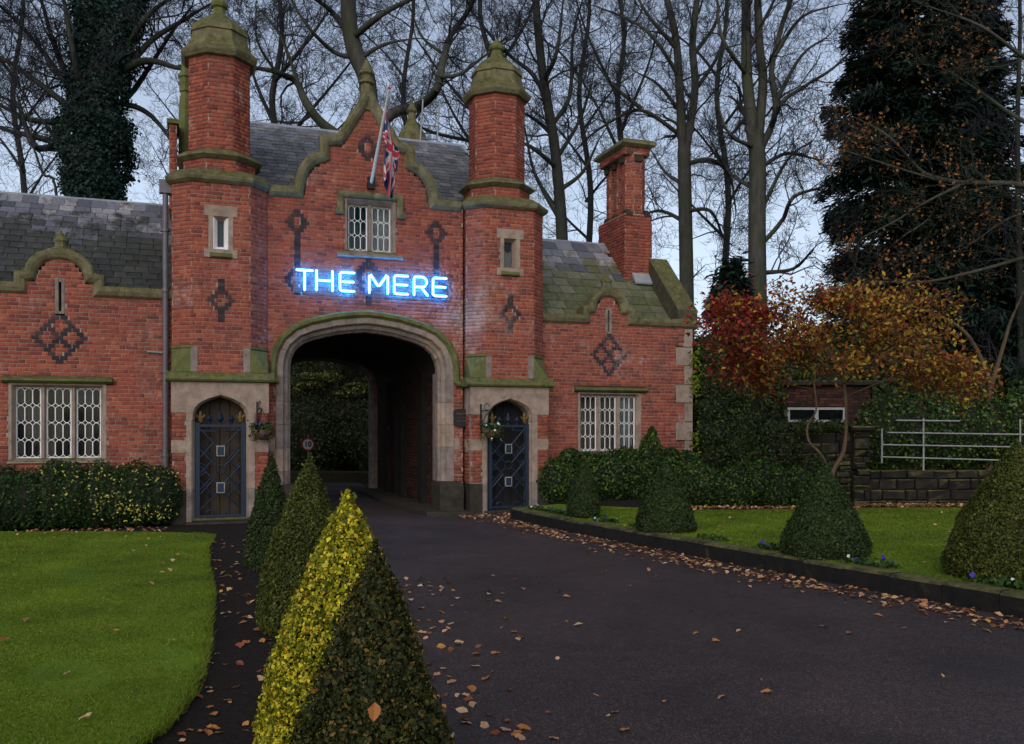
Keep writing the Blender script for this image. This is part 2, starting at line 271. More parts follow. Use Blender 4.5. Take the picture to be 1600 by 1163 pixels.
# ---------------------------------------------------------------- object helpers
def tag(o, label=None, cat=None, group=None, kind=None):
    if label: o['label'] = label
    if cat: o['category'] = cat
    if group: o['group'] = group
    if kind: o['kind'] = kind
    return o
def link(o, parent=None):
    COL.objects.link(o)
    if parent is not None: o.parent = parent
    return o
def empty(name, loc, rz=0, label=None, cat=None, group=None):
    o = link(bpy.data.objects.new(name, None)); o.location = loc; o.rotation_euler = (0, 0, rz); o.empty_display_size = .2
    return tag(o, label, cat, group)
KW, UC = .987, -.59
def warp(u, v, z): return (UC+(u-UC)*KW, v-.24, 1.78+(z-1.78)*KW if z > .8 else z)
class Off(tuple):
    warp = True
class MB:
    def __init__(s, off=(0, 0, 0)): s.v = []; s.f = []; s.m = []; s.off = off
    def add(s, vs_, fs, mi=0):
        k = len(s.v); ox, oy, oz = s.off
        if getattr(s.off, 'warp', 0): vs_ = [warp(*p) for p in vs_]
        s.v += [(a-ox, b-oy, c-oz) for a, b, c in vs_]
        s.f += [tuple(k+i for i in f) for f in fs]; s.m += [mi]*len(fs); return s
    def box(s, x0, x1, y0, y1, z0, z1, mi=0):
        return s.add([(x0, y0, z0), (x1, y0, z0), (x1, y1, z0), (x0, y1, z0), (x0, y0, z1), (x1, y0, z1), (x1, y1, z1), (x0, y1, z1)],
              [(0, 3, 2, 1), (4, 5, 6, 7), (0, 1, 5, 4), (1, 2, 6, 5), (2, 3, 7, 6), (3, 0, 4, 7)], mi)
    def bbox(s, x0, x1, y0, y1, z0, z1, b=.01, mi=0):    # box with its front (low y) edges bevelled
        return s.loft([[(x0, y1, z0), (x1, y1, z0), (x1, y1, z1), (x0, y1, z1)], [(x0, y0+b, z0), (x1, y0+b, z0), (x1, y0+b, z1), (x0, y0+b, z1)],
              [(x0+b, y0, z0+b), (x1-b, y0, z0+b), (x1-b, y0, z1-b), (x0+b, y0, z1-b)]], mi=mi)
    def loft(s, rings, cap=True, mi=0, closed=True):
        n = len(rings[0]); vs_ = [p for r in rings for p in r]; fs = []
        for i in range(len(rings)-1):
            for j in range(n if closed else n-1):
                k = (j+1) % n; fs.append((i*n+j, i*n+k, (i+1)*n+k, (i+1)*n+j))
        if cap: fs += [tuple(range(n-1, -1, -1)), tuple((len(rings)-1)*n+j for j in range(n))]
        return s.add(vs_, fs, mi)
    def prism_uz(s, poly, v0, v1, mi=0): return s.loft([[(a, v1, b) for a, b in poly], [(a, v0, b) for a, b in poly]], mi=mi)
    def prism_plan(s, poly, z0, z1, mi=0): return s.loft([[(a, b, z0) for a, b in poly], [(a, b, z1) for a, b in poly]], mi=mi)
    def tube(s, pts, r, n=6, mi=0):
        pts = [Vector(p) for p in pts]; rs = r if isinstance(r, (list, tuple)) else [r]*len(pts); rings = []
        for i, p in enumerate(pts):
            d = (pts[min(i+1, len(pts)-1)]-pts[max(i-1, 0)]).normalized()
            a = d.cross(Vector((0, 0, 1)) if abs(d.z) < .9 else Vector((1, 0, 0))).normalized(); b = d.cross(a)
            rings.append([tuple(p+rs[i]*(math.cos(t)*a+math.sin(t)*b)) for t in [2*math.pi*j/n for j in range(n)]])
        return s.loft(rings, mi=mi)
    def lathe(s, cx, cy, prof, n=8, rot=math.pi/8, mi=0):   # prof: (apothem radius, z)
        k = 1/math.cos(math.pi/n)
        return s.loft([[(cx+r*k*math.cos(rot+2*math.pi*j/n), cy+r*k*math.sin(rot+2*math.pi*j/n), z) for j in range(n)] for r, z in prof], mi=mi)
    def build(s, name, mat, parent=None, smooth=False, label=None, kind=None, loc=None):
        me = bpy.data.meshes.new(name); me.from_pydata(s.v, [], s.f)
        for x in (mat if isinstance(mat, (list, tuple)) else [mat]): me.materials.append(x)
        if any(s.m): me.polygons.foreach_set('material_index', s.m)
        if smooth: me.polygons.foreach_set('use_smooth', [True]*len(s.f))
        me.update(); o = link(bpy.data.objects.new(name, me), parent)
        if loc: o.location = loc
        return tag(o, label, None, None, kind)
def np_obj(name, V, F, mat, parent=None, attr=None, smooth=False, kind=None, label=None):
    V = np.asarray(V, dtype=np.float32); F = np.asarray(F, dtype=np.int32); k = F.shape[1]
    me = bpy.data.meshes.new(name); me.vertices.add(len(V)); me.vertices.foreach_set('co', V.ravel())
    me.loops.add(F.size); me.loops.foreach_set('vertex_index', F.ravel())
    me.polygons.add(len(F)); me.polygons.foreach_set('loop_start', np.arange(0, F.size, k, dtype=np.int32))
    if smooth: me.polygons.foreach_set('use_smooth', np.ones(len(F), dtype=bool))
    if attr is not None:
        a = me.attributes.new('rnd', 'FLOAT', 'FACE'); a.data.foreach_set('value', np.asarray(attr, dtype=np.float32))
    me.update(calc_edges=True); me.materials.append(mat)
    o = link(bpy.data.objects.new(name, me), parent); return tag(o, label, None, None, kind)
def norm(a): return a/np.maximum(np.linalg.norm(a, axis=1, keepdims=True), 1e-9)
def leaves(name, P, Nrm, size, mat, parent=None, aspect=.55, tilt=.6, kind=None, off=(0, 0, 0), att=None, long_dir=None):
    """small folded leaf faces at points P, facing about Nrm"""
    P = np.asarray(P, float)-np.array(off); n = len(P); Nrm = norm(np.asarray(Nrm, float)+rng.normal(0, tilt, (n, 3)))
    t = rng.normal(0, 1, (n, 3)) if long_dir is None else np.asarray(long_dir, float)+rng.normal(0, .35, (n, 3))
    t = norm(t-(t*Nrm).sum(1, keepdims=True)*Nrm); b = np.cross(Nrm, t)
    L = (np.full(n, size) if np.isscalar(size) else np.asarray(size))*rng.uniform(.65, 1.3, n); L = L[:, None]; w = L*aspect
    V = np.stack([P-t*L*.5, P+b*w*.5+Nrm*w*.18, P+t*L*.5, P-b*w*.5+Nrm*w*.18], 1).reshape(-1, 3)
    F = np.arange(4*n).reshape(n, 4)
    return np_obj(name, V, F, mat, parent, rng.random(n) if att is None else att, kind=kind)
def tubes(name, S, mat, parent=None, off=(0, 0, 0)):
    """S rows: x0 y0 z0 x1 y1 z1 r0 r1"""
    S = np.asarray(S, float); VV = []; FF = []; base = 0
    for lo, hi, n in ((0, .035, 3), (.035, .12, 5), (.12, 9, 9)):
        q = S[(S[:, 6] >= lo) & (S[:, 6] < hi)]
        if not len(q): continue
        p0, p1 = q[:, :3]-np.array(off), q[:, 3:6]-np.array(off); d = norm(p1-p0); ex = d*(q[:, 6:7]*(.28 if lo > .03 else 0)); p0, p1 = p0-ex, p1+ex
        h = np.where(np.abs(d[:, 2:3]) < .9, np.array([[0, 0, 1.]]), np.array([[1., 0, 0]])); a = norm(np.cross(d, h)); b = np.cross(d, a)
        ang = np.arange(n)*2*math.pi/n; c, s_ = np.cos(ang)[None, :, None], np.sin(ang)[None, :, None]
        rad = a[:, None]*c+b[:, None]*s_
        V = np.concatenate([p0[:, None]+rad*q[:, 6][:, None, None], p1[:, None]+rad*q[:, 7][:, None, None]], 1)
        i = np.arange(n); f = np.stack([i, (i+1) % n, (i+1) % n+n, i+n], 1)
        F = (np.arange(len(q))[:, None, None]*2*n+f[None]).reshape(-1, 4)+base
        VV.append(V.reshape(-1, 3)); FF.append(F); base += len(q)*2*n
    return np_obj(name, np.concatenate(VV), np.concatenate(FF), mat, parent, smooth=True)
def catmull(pts, n=6):
    P = [np.array(p, float) for p in pts]; P = [2*P[0]-P[1]]+P+[2*P[-1]-P[-2]]; out = []
    for i in range(1, len(P)-2):
        for j in range(n):
            t = j/n; a, b, c, d = P[i-1:i+3]
            out.append(tuple(.5*((2*b)+(c-a)*t+(2*a-5*b+4*c-d)*t*t+(-a+3*b-3*c+d)*t**3)))
    return out+[tuple(P[-2])]
def sweep_uz(mb, path, prof, mi=0):
    """profile (n,v): n outwards (left of the walking direction) in the u-z plane, v in depth"""
    rings = []; N_ = len(path)
    for i, p in enumerate(path):
        p = np.array(p); d0 = np.array(path[i])-np.array(path[i-1]) if i else None; d1 = np.array(path[i+1])-p if i < N_-1 else None
        if d0 is None: d0 = d1
        if d1 is None: d1 = d0
        d0 = d0/np.linalg.norm(d0); d1 = d1/np.linalg.norm(d1); n0 = np.array([-d0[1], d0[0]]); n1 = np.array([-d1[1], d1[0]])
        m_ = n0+n1; m_ /= np.linalg.norm(m_); k = 1/max(.35, float(m_@n0))
        rings.append([(p[0]+m_[0]*k*a, b, p[1]+m_[1]*k*a) for a, b in prof])
    mb.loft(rings, mi=mi)
def split_path(path, seg, gap=.006):
    """cuts a polyline into stones about seg long with thin open joints"""
    P = np.array(path); d = np.linalg.norm(np.diff(P, axis=0), axis=1); s = np.concatenate([[0], np.cumsum(d)]); T = s[-1]
    n = max(1, round(T/seg)); out = []
    pt = lambda q: tuple(np.array([np.interp(q, s, P[:, k]) for k in range(P.shape[1])]))
    for i in range(n):
        a, b = T*i/n+gap/2, T*(i+1)/n-gap/2
        out.append([pt(a)]+[tuple(P[j]) for j in range(len(P)) if a+.004 < s[j] < b-.004]+[pt(b)])
    return out
def scan(poly, z):
    xs = []
    for (a, b), (c, d) in zip(poly, poly[1:]+poly[:1]):
        if (b <= z) != (d <= z): xs.append(a+(z-b)/(d-b)*(c-a))
    xs.sort(); return list(zip(xs[::2], xs[1::2]))
def subtract(iv, cut):
    out = []
    for a, b in iv:
        cur = [(a, b)]
        for c, d in cut:
            cur = [p for q in cur for p in ((q[0], min(q[1], c)), (max(q[0], d), q[1])) if p[1]-p[0] > .012]
        out += cur
    return out
PITCH = .075
class Bricks:
    """brick positions for one thing; the largest 300 become objects, the rest one mass per part"""
    def __init__(s, off, mass=None): s.off = off; s.red = []; s.dark = []; s.mass = mass or M['brick_s']
    def wall(s, part, poly, holes, frame, patterns=(), core=None, depth=.3, seed=0, edge=.004):
        ou, ov, ang = frame; ca, sa = math.cos(ang), math.sin(ang); rd = random.Random(seed)
        zs = [p[1] for p in poly]; pat = {}
        for cu_, zt, rows, unit in patterns:
            k0 = int(zt/PITCH)
            for i, row in enumerate(rows):
                pat.setdefault(k0-i, []).extend((cu_+c*unit-.057, cu_+c*unit+.057) for c in row)
        for k in range(int(min(zs)/PITCH), int(max(zs)/PITCH)+1):
            za, zb = max(k*PITCH, min(zs)), min((k+1)*PITCH, max(zs))
            if zb-za < .02: continue
            zm = (za+zb)/2; iv = scan(poly, zm)
            for h in holes: iv = subtract(iv, scan(h, zm))
            if core is not None:
                for a, b in iv:
                    q = [(a, 0), (b, 0), (b, depth), (a, depth)]
                    core.prism_plan([(ou+x*ca-y*sa, ov+x*sa+y*ca) for x, y in q], za, zb)
            dk = sorted(pat.get(k, []))
            mg = []
            for a, b in dk:
                if mg and a < mg[-1][1]-.03: a = mg[-1][1]+.008
                if b-a > .03: mg.append((a, b))
            todo = []
            for a, b in mg:
                for c, d in subtract([(a, b)], []):
                    if any(i0-.001 <= c and d <= i1+.001 for i0, i1 in iv): todo.append((c, d, 1))
            free = subtract(iv, [(a-.004, b+.004) for a, b, _ in todo])
            x0 = (k % 2)*.1675+.03*math.sin(k*1.7)
            for a, b in free:
                j = math.floor((a-x0)/.335)
                while x0+j*.335 < b:
                    for c, d in ((x0+j*.335, x0+j*.335+.2125), (x0+j*.335+.2225, x0+j*.335+.325)):
                        c, d = max(c, a+(edge if abs(a-min(q[0] for q in poly)) < .01 else .004)), min(d, b-(edge if abs(b-max(q[0] for q in poly)) < .01 else .004))
                        if d-c > .03: todo.append((c, d, 0))
                    j += 1
            for c, d, dark in todo:
                h = zb-za-(.0035 if dark else .0105)+rd.uniform(-.0015, .0015); um = (c+d)/2; pr = rd.uniform(.006, .012)
                p_ = (ou+um*ca, ov+um*sa, zm+rd.uniform(-.0015, .0015))
                if getattr(s.off, 'warp', 0): p_ = warp(*p_)
                rec = (part, *p_, d-c+(.007 if dark else 0), h, pr+(.002 if dark else 0), ang+rd.uniform(-.006, .006))
                (s.dark if dark else s.red).append(rec)
    def emit(s, vis=None, limit=296):
        ox, oy, oz = s.off
        def dist(r):
            w = W(r[1], r[2], r[3]); dd = math.dist(w, (0, 0, 1.78)); return dd/(r[4]**.5) + (100 if vis and not vis(r) else 0)
        order = sorted(range(len(s.red)), key=lambda i: dist(s.red[i])); single = [s.red[i] for i in order[:limit]]; rest = [s.red[i] for i in order[limit:]]
        def place(r, dark):
            part, u, v, z, w, h, pr, ang = r
            o = bpy.data.objects.new('dark_brick' if dark else 'brick', random.choice(UNIT_D if dark else UNIT)); COL.objects.link(o); o.parent = part
            o.location = (u-ox, v-oy, z-oz); o.rotation_euler = (0, 0, ang); o.scale = (w, pr, h)
        for r in single: place(r, 0)
        for r in s.dark[:296]: place(r, 1)
        by = {}
        for r in rest: by.setdefault(r[0].name, []).append(r)
        uv = np.array(UNITV); uf = np.array(UNITF)
        for pn, rs in by.items():
            A = np.array([r[1:] for r in rs], float); n = len(A); c, s_ = np.cos(A[:, 6]), np.sin(A[:, 6])
            x = uv[None, :, 0]*A[:, 3:4]; y = uv[None, :, 1]*A[:, 5:6]; z = uv[None, :, 2]*A[:, 4:5]
            V = np.stack([A[:, 0:1]+x*c[:, None]-y*s_[:, None]-ox, A[:, 1:2]+x*s_[:, None]+y*c[:, None]-oy, A[:, 2:3]+z-oz], 2).reshape(-1, 3)
            F = (np.arange(n)[:, None, None]*len(uv)+uf[None]).reshape(-1, 4)
            np_obj('brickwork', V, F, s.mass, rs[0][0], np.repeat(rng.random(n), len(uf)), kind='stuff')
UNITV = [(-.5, .4, -.5), (.5, .4, -.5), (.5, .4, .5), (-.5, .4, .5), (-.5, -.6, -.5), (.5, -.6, -.5), (.5, -.6, .5), (-.5, -.6, .5),
         (-.475, -1, -.43), (.475, -1, -.43), (.475, -1, .43), (-.475, -1, .43)]
UNITF = [(0, 1, 5, 4), (1, 2, 6, 5), (2, 3, 7, 6), (3, 0, 4, 7), (4, 5, 9, 8), (5, 6, 10, 9), (6, 7, 11, 10), (7, 4, 8, 11), (8, 9, 10, 11)]
def unit(mat):
    out = []
    for k in range(4):
        r = random.Random(k); mb = MB(); mb.add([(x+(r.uniform(-.012, .012) if y < 0 else 0), y, z+(r.uniform(-.03, .03) if y < 0 else 0)) for x, y, z in UNITV], UNITF)
        me = bpy.data.meshes.new('brick_unit'); me.from_pydata(mb.v, [], mb.f); me.materials.append(mat); out.append(me)
    return out
UNIT = unit(M['brick']); UNIT_D = unit(M['dbrick'])
def rect(a, b, c, d): return [(a, c), (b, c), (b, d), (a, d)]
def slates(roof, off, x0, x1, v0, z0, v1, z1, w, exp, mat, skip=None, seed=1, cut_r=None):
    """slates laid one by one on a slope from the eave (v0,z0) to the ridge (v1,z1)"""
    rd = random.Random(seed); L = math.hypot(v1-v0, z1-z0); pit = math.atan2(z1-z0, v1-v0); n = int(L/exp); us = []
    for k in range(4):
        r = random.Random(k+seed*10); e = [r.uniform(-.012, .012) for _ in range(3)]
        V = [(-.5, e[0], 0), (0, e[1], 0), (.5, e[2], 0), (.5, 1.5, 0), (-.5, 1.5, 0)]
        V = V+[(a, b, 1) for a, b, _ in V]
        me = bpy.data.meshes.new('slate_unit')
        me.from_pydata(V, [], [(4, 3, 2, 1, 0), (5, 6, 7, 8, 9)]+[(i, (i+1) % 5, (i+1) % 5+5, i+5) for i in range(5)]); me.materials.append(mat); us.append(me)
    for k in range(n):
        s = k*exp; x = x0-(k % 2)*w*.5+rd.uniform(-.03, .03)
        while x < x1:
            ww = w*rd.uniform(.82, 1.18); a, b = max(x, x0), min(x+ww, x1-(cut_r(s/L) if cut_r else 0)); x += ww
            if b-a < .06: continue
            vm, zm = v0+s*math.cos(pit), z0+s*math.sin(pit)
            if skip and skip((a+b)/2, zm): continue
            o = bpy.data.objects.new('slate', rd.choice(us)); COL.objects.link(o); o.parent = roof
            o.location = ((a+b)/2-off[0], vm-off[1]-.012, zm-off[2]+.016+rd.uniform(0, .004)); o.scale = (b-a-.012, exp*1.0, .026)
            o.rotation_euler = (pit-.045+rd.uniform(-.012, .012), rd.uniform(-.006, .006), rd.uniform(-.008, .008))
def lattice_window(thing, off, u0, u1, z0, z1, v, nl, rows, curtains, stone=None, fw=.10, mw=.085, label=None, head=.07, cols=3):
    """stone frame and mullions, white leaded casements with elongated panes"""
    fr = MB(off); st = stone or M['stone2']
    fr.prism_plan([(u0, v-.015), (u0+.05, v-.015), (u0+fw, v+.07), (u0+fw, v+.26), (u0, v+.26)], z0, z1)
    fr.prism_plan([(u1, v-.015), (u1, v+.26), (u1-fw, v+.26), (u1-fw, v+.07), (u1-.05, v-.015)], z0, z1)
    fr.loft([[(a, b, c) for b, c in ((v-.013, z1), (v-.013, z1-.03), (v+.07, z1-head), (v+.258, z1-head), (v+.258, z1))] for a in (u0+.05, u1-.05)])
    fr.loft([[(a, b, c) for b, c in ((v-.05, z0-.07), (v-.05, z0-.045), (v+.07, z0+.02), (v+.26, z0+.02), (v+.26, z0-.07))] for a in (u0-.02, u1+.02)])
    lw = (u1-u0-2*fw-(nl-1)*mw)/nl
    w = fr.build('window', st, thing, label=label)
    for i in range(nl-1):
        a = u0+fw+(i+1)*lw+i*mw; m_ = MB(off)
        m_.prism_plan([(a, v+.10), (a+mw*.3, v+.03), (a+mw*.7, v+.03), (a+mw, v+.10), (a+mw, v+.25), (a, v+.25)], z0+.02, z1-head+.002).build('mullion', st, w)
    MB(off).box(u0+.02, u1-.02, v+.40, v+.62, z0, z1).build('room_backing', M['dark'], w)
    for i in range(nl):
        a = u0+fw+i*(lw+mw); b = a+lw; za, zb = z0+.02, z1-head; vv = v+.13
        lat = MB(off); t = .016
        for q in ((a, a+t, za, zb), (b-t, b, za, zb), (a+t, b-t, za, za+t), (a+t, b-t, zb-t, zb)): lat.box(q[0], q[1], vv-.012, vv+.012, q[2], q[3])
        cw = (lw-2*t)/cols; ch = (zb-za-2*t)/rows; panes = []
        for c in range(cols):
            for r in range(rows):
                x, y = a+t+(c+.5)*cw, za+t+(r+.5)*ch; hw, hh = cw/2, ch/2; k = cw*.33
                o8 = [(x-hw, y-hh+k), (x-hw+k, y-hh), (x+hw-k, y-hh), (x+hw, y-hh+k), (x+hw, y+hh-k), (x+hw-k, y+hh), (x-hw+k, y+hh), (x-hw, y+hh-k)]
                sx, sy = (hw-.0085)/hw, (hh-.0095)/hh; i8 = [(x+(p-x)*sx, y+(q-y)*sy) for p, q in o8]
                for j in range(8):
                    n_ = (j+1) % 8
                    lat.add([(o8[j][0], vv-.008, o8[j][1]), (o8[n_][0], vv-.008, o8[n_][1]), (i8[n_][0], vv-.008, i8[n_][1]), (i8[j][0], vv-.008, i8[j][1]), (i8[j][0], vv+.008, i8[j][1]), (i8[n_][0], vv+.008, i8[n_][1])], [(0, 1, 2, 3), (3, 2, 5, 4)])
                panes.append((x, y, i8))
        lat.build('leaded_lattice', M['whitewood'], w)
        for x, y, i8 in panes:
            tx, tz = random.uniform(-.02, .02), random.uniform(-.02, .02)
            pm = MB(off); pm.add([(p, vv+.002+(p-x)*tx+(q-y)*tz, q) for p, q in i8]+[(p, vv+.006+(p-x)*tx+(q-y)*tz, q) for p, q in i8],
                 [tuple(range(8)), tuple(range(15, 7, -1))]+[(j, (j+1) % 8, (j+1) % 8+8, j+8) for j in range(8)])
            pm.build('pane', M['glass'], w)
        cu_ = curtains[i]
        if cu_:
            mat, c0, c1, z_ = cu_; cm = MB(off); n = 26; xs = [a+lw*(c0+(c1-c0)*j/n) for j in range(n+1)]
            ys = [vv+.12+.012*math.sin(j*1.9)+.006*math.sin(j*.7) for j in range(n+1)]; zt = zb+.02; zl = za+(zb-za)*z_-.02
            cm.add([(x, y, zl) for x, y in zip(xs, ys)]+[(x, y, zt) for x, y in zip(xs, ys)], [(j, j+1, j+n+2, j+n+1) for j in range(n)])
            cm.build('curtain', mat, w)
    return w

# ---------------------------------------------------------------- ground, drive, lawns
def sheet(name, pts, z, mat, thick=0, sub=0):
    mb = MB(); P = [(x, y) for x, y in pts]
    if thick: mb.prism_plan(P, z-thick, z)
    else: mb.add([(x, y, z) for x, y in P], [tuple(range(len(P)))])
    return mb.build(name, mat, kind='structure')
KERB = catmull([(-.02, 17.9), (.55, 16.5), (1.15, 15.2), (2.2, 13.2), (3.6, 10.55), (4.3, 9.3), (5.6, 7.2), (8.5, 3.5), (13, -2)], 5)
_L = [(-14, 15.2), (-7.2, 15.35), (-6.2, 15.3), (-5.35, 15.05), (-4.93, 14.75), (-4.55, 13.3), (-4.0, 11.7), (-3.24, 9.66), (-2.75, 8.1), (-2.38, 6.9), (-2.15, 6.0), (-2.05, 5.2), (-2.25, 3.9), (-2.9, 2.5), (-4, 1), (-14, -2)]
_r = random.Random(12); LAWN = [_L[0]]
for (_a, _b), (_c, _d) in zip(_L, _L[1:]):
    _n = max(1, int(math.hypot(_c-_a, _d-_b)/.16)) if max(_a, _c) > -8 and max(_b, _d) > 2 else 1
    LAWN += [(_a+(_c-_a)*k/_n+(_r.gauss(0, .022) if k < _n else 0), _b+(_d-_b)*k/_n+(_r.gauss(0, .022) if k < _n else 0)) for k in range(1, _n+1)]
sheet('ground', [(-300, -80), (300, -80), (300, 500), (-300, 500)], -.03, M['ground'])
sheet('flower_bed', [(-14, 15.2), (-14, 17.6), (-7, 17.4), (-4.0, 18.2), (-3.2, 15.5), (-2.3, 12.4), (-1.45, 8.8), (-.95, 6), (-.55, 3.2), (-.4, 0), (-1, -3), (-14, -3)], .004, M['soil'])
drive = [(-.8, -30), (-.25, 0), (-.38, 3.2), (-.80, 6), (-1.32, 8.8), (-2.15, 12.4), (-3.0, 15.5), W(.9, -.2)[:2], W(1.1, .5)[:2], W(1.3, 9)[:2], (-9.3, 32), (-14, 40), (-8, 40), W(4.6, 9)[:2], W(4.6, .2)[:2], W(6.9, -.6)[:2]]+[(x+.15, y+.05) for x, y, *_ in KERB]+[(20, -30)]
sheet('driveway', drive, .008, M['asphalt'])
lw = sheet('lawn', LAWN, .045, M['lawn'], .06)
RL = [(x+.12, y+.06) for x, y in [(p[0], p[1]) for p in KERB]]
sheet('lawn', RL+[(20, -2), (20, 19.2), (9, 18.6), (4, 17.6), (2.6, 18.2), W(7, -.4)[:2]], .225, M['lawn'], .3)
sheet('pavement', [W(4.02, .0)[:2], W(4.9, -.35)[:2], W(4.9, 9)[:2], W(3.95, 9)[:2], W(3.8, 3)[:2]], .10, M['plinth'], .12)
sheet('border_bed', [W(6.7, .55)[:2], W(6.7, -.5)[:2], (2.4, 18.0), (4, 17.45), (9, 18.2), (14, 18.8), (14, 21), W(10.6, .55)[:2]], .24, M['soil'], .3)

# ---------------------------------------------------------------- gatehouse
CU = 2.915; G0 = (CU, .6, 0)
gate = empty('gatehouse', W(CU, .6), TH, 'red brick gatehouse with twin octagonal turrets, stepped gable and Tudor carriage arch', 'gatehouse')
G1 = Off(G0); gb = Bricks(G0); gb1 = Bricks(G1)
RINGD = [[0], [-1, 1], [-2, 2], [-3, -2, 2, 3], [-2, 2], [-1, 1]]
KEY = RINGD+[[0]]*9+[[0]]+[[-1, 1], [-2, 2], [-3, 3], [-3, 3], [-2, 2], [-1, 1], [0]]
MID = [[0], [0], [-1, 1], [-2, 0, 2], [-3, -2, 2, 3], [-4, -3, 3, 4], [-3, 3], [-2, 2], [-3, 3], [-2, 2], [-1, 1], [0], [0], [0]]
TOPR = [[0], [-1, 1], [-2, 2], [-2, 2], [-2, 2], [-1, 1], [0]]
TUR = [[0], [0], [0], [-1, 1], [-2, 2], [-3, 3], [-2, 2], [-1, 1], [0], [0], [0]]
DIA = [[0], [-1, 1], [-2, 2], [-3, 3], [-4, -2, 2, 4], [-5, -1, 1, 5], [-6, 0, 6], [-5, -1, 1, 5], [-4, -2, 2, 4], [-3, 3], [-2, 2], [-1, 1], [0]]
ARCHH = [(1.545, .0), (1.545, 1.0), (1.545, 2.0), (1.545, 2.95), (1.54, 3.1), (1.515, 3.24), (1.44, 3.40), (1.28, 3.545), (1.05, 3.64), (.6, 3.755), (.28, 3.80), (0, 3.825)]
ARCH = [(CU-a, b) for a, b in ARCHH]+[(CU+a, b) for a, b in ARCHH[-2::-1]]
WIN = (2.44, 3.50, 5.48, 6.56)
half = [(1.28, 6.5), (1.24, 6.85), (1.1, 7.08), (.84, 7.25), (.84, 7.54), (.5, 7.62), (.34, 7.92), (.16, 8.22), (0, 8.5)]
gpoly = [(.86, 0), (4.97, 0), (4.97, 6.5)]+[(CU+a, b) for a, b in half]+[(CU-a, b) for a, b in half[-2::-1]]+[(.86, 6.5)]
core = MB(G1)
def off_path(path, d):
    out = []
    for i, p in enumerate(path):
        a, b = path[max(i-1, 0)], path[min(i+1, len(path)-1)]; tx, tz = b[0]-a[0], b[1]-a[1]; L = math.hypot(tx, tz); out.append((p[0]-tz/L*d, p[1]+tx/L*d))
    return out
ahole = off_path(ARCH, .305); ahole[0] = (ahole[0][0], -.1); ahole[-1] = (ahole[-1][0], -.1)
gw = core.build('gate_wall', M['mortar'], gate)
core = MB(G1)
gb1.wall(gw, gpoly, [ahole, rect(WIN[0], WIN[1], WIN[2]-.06, WIN[3])], (0, .6, 0),
        [(1.49, 6.16, KEY, .062), (4.38, 6.16, KEY, .062), (CU+.02, 5.33, MID, .066), (CU, 7.86, TOPR, .066)], core, .32, 11)
me = bpy.data.meshes.new('gate_wall'); me.from_pydata(core.v, [], core.f); me.materials.append(M['mortar']); gw.data = me

# carriage arch: moulded stones along jambs and head, hood mould above
apart = MB(G1).box(CU-1.62, CU-1.56, .97, 1.25, 0, 3.0).build('carriage_arch', M['stone2'], gate); MB(G1).box(CU+1.56, CU+1.62, .97, 1.25, 0, 3.0).build('arch_backing', M['stone2'], apart)
aprof = [(-.0, .98), (-.0, .80), (.05, .74), (.06, .70), (.13, .66), (.15, .60), (.17, .575), (.30, .575), (.30, .70), (.30, .98)]
for st in split_path(ARCH, .48):
    q = MB(G1); sweep_uz(q, st, aprof); q.build('arch_stone', M['stone2'] if random.random() < .6 else M['stone'], apart)
hood = [(CU-1.85, 2.78)]+off_path([(a, b) for a, b in ARCH if b > 2.9], .302)+[(CU+1.85, 2.78)]
for st in split_path(hood, .75, .004):
    q = MB(G1); sweep_uz(q, st, [(-.02, .60), (-.02, .56), (.03, .50), (.09, .50), (.13, .56), (.13, .62)]); q.build('hood_stone', M['mossg'], apart)
for s in (-1, 1):   # battered plinths at the foot of the jambs
    a, b = sorted((CU+s*1.5, CU+s*2.02))
    MB(G1).loft([rectp for rectp in [[(a, .42, 0), (b, .42, 0), (b, 1.1, 0), (a, 1.1, 0)], [(a, .42, .60), (b, .42, .60), (b, 1.1, .60), (a, 1.1, .60)], [(a+.02, .56, .70), (b-.02, .56, .70), (b-.02, 1.1, .70), (a+.02, 1.1, .70)]]]).build('plinth', M['plinth'], apart)
    for z0, z1 in ((1.36, 1.62),):
        a, b = sorted((CU+s*1.855, CU+s*(1.99))); MB(G1).bbox(a, b, .588, .75, z0, z1).build('quoin', M['stone'], gw)
# passage behind the arch
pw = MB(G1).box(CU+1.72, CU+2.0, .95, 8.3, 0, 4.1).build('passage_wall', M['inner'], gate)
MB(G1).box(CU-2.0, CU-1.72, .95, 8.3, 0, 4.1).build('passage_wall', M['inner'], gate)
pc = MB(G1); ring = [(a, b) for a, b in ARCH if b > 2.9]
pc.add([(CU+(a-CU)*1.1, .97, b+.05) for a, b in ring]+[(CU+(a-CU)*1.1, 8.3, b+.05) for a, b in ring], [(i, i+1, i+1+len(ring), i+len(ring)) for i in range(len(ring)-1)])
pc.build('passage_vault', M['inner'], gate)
pb = Bricks(G1, M['shadebrick_s']); pb.wall(pw, rect(0, 7.2, 0, 3.05), [rect(2.4, 3.5, 0, 2.2)], (CU+1.72, 8.2, -math.pi/2), (), None, .2, 5)
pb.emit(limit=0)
for v in (2.3, 4.4, 6.1):
    MB(G1).bbox(CU+1.58, CU+1.73, v, v+.34, 0, 3.1).build('pilaster', M['wet'], pw)
ra = MB(G1).box(CU-2.3, CU-1.72, 8.0, 8.4, 0, 3.1).box(CU+1.72, CU+2.3, 8.0, 8.4, 0, 3.1).box(CU-2.3, CU+2.3, 8.05, 8.35, 3.9, 6.4).build('rear_arch', M['inner'], gate)
for st in split_path(ARCH, .5):
    q = MB(G1); sweep_uz(q, st, [(.05, 8.0), (-.04, 8.1), (-.04, 8.3), (.05, 8.42), (.3, 8.42), (.3, 8.0)]); q.build('arch_stone', M['stone2'], ra)
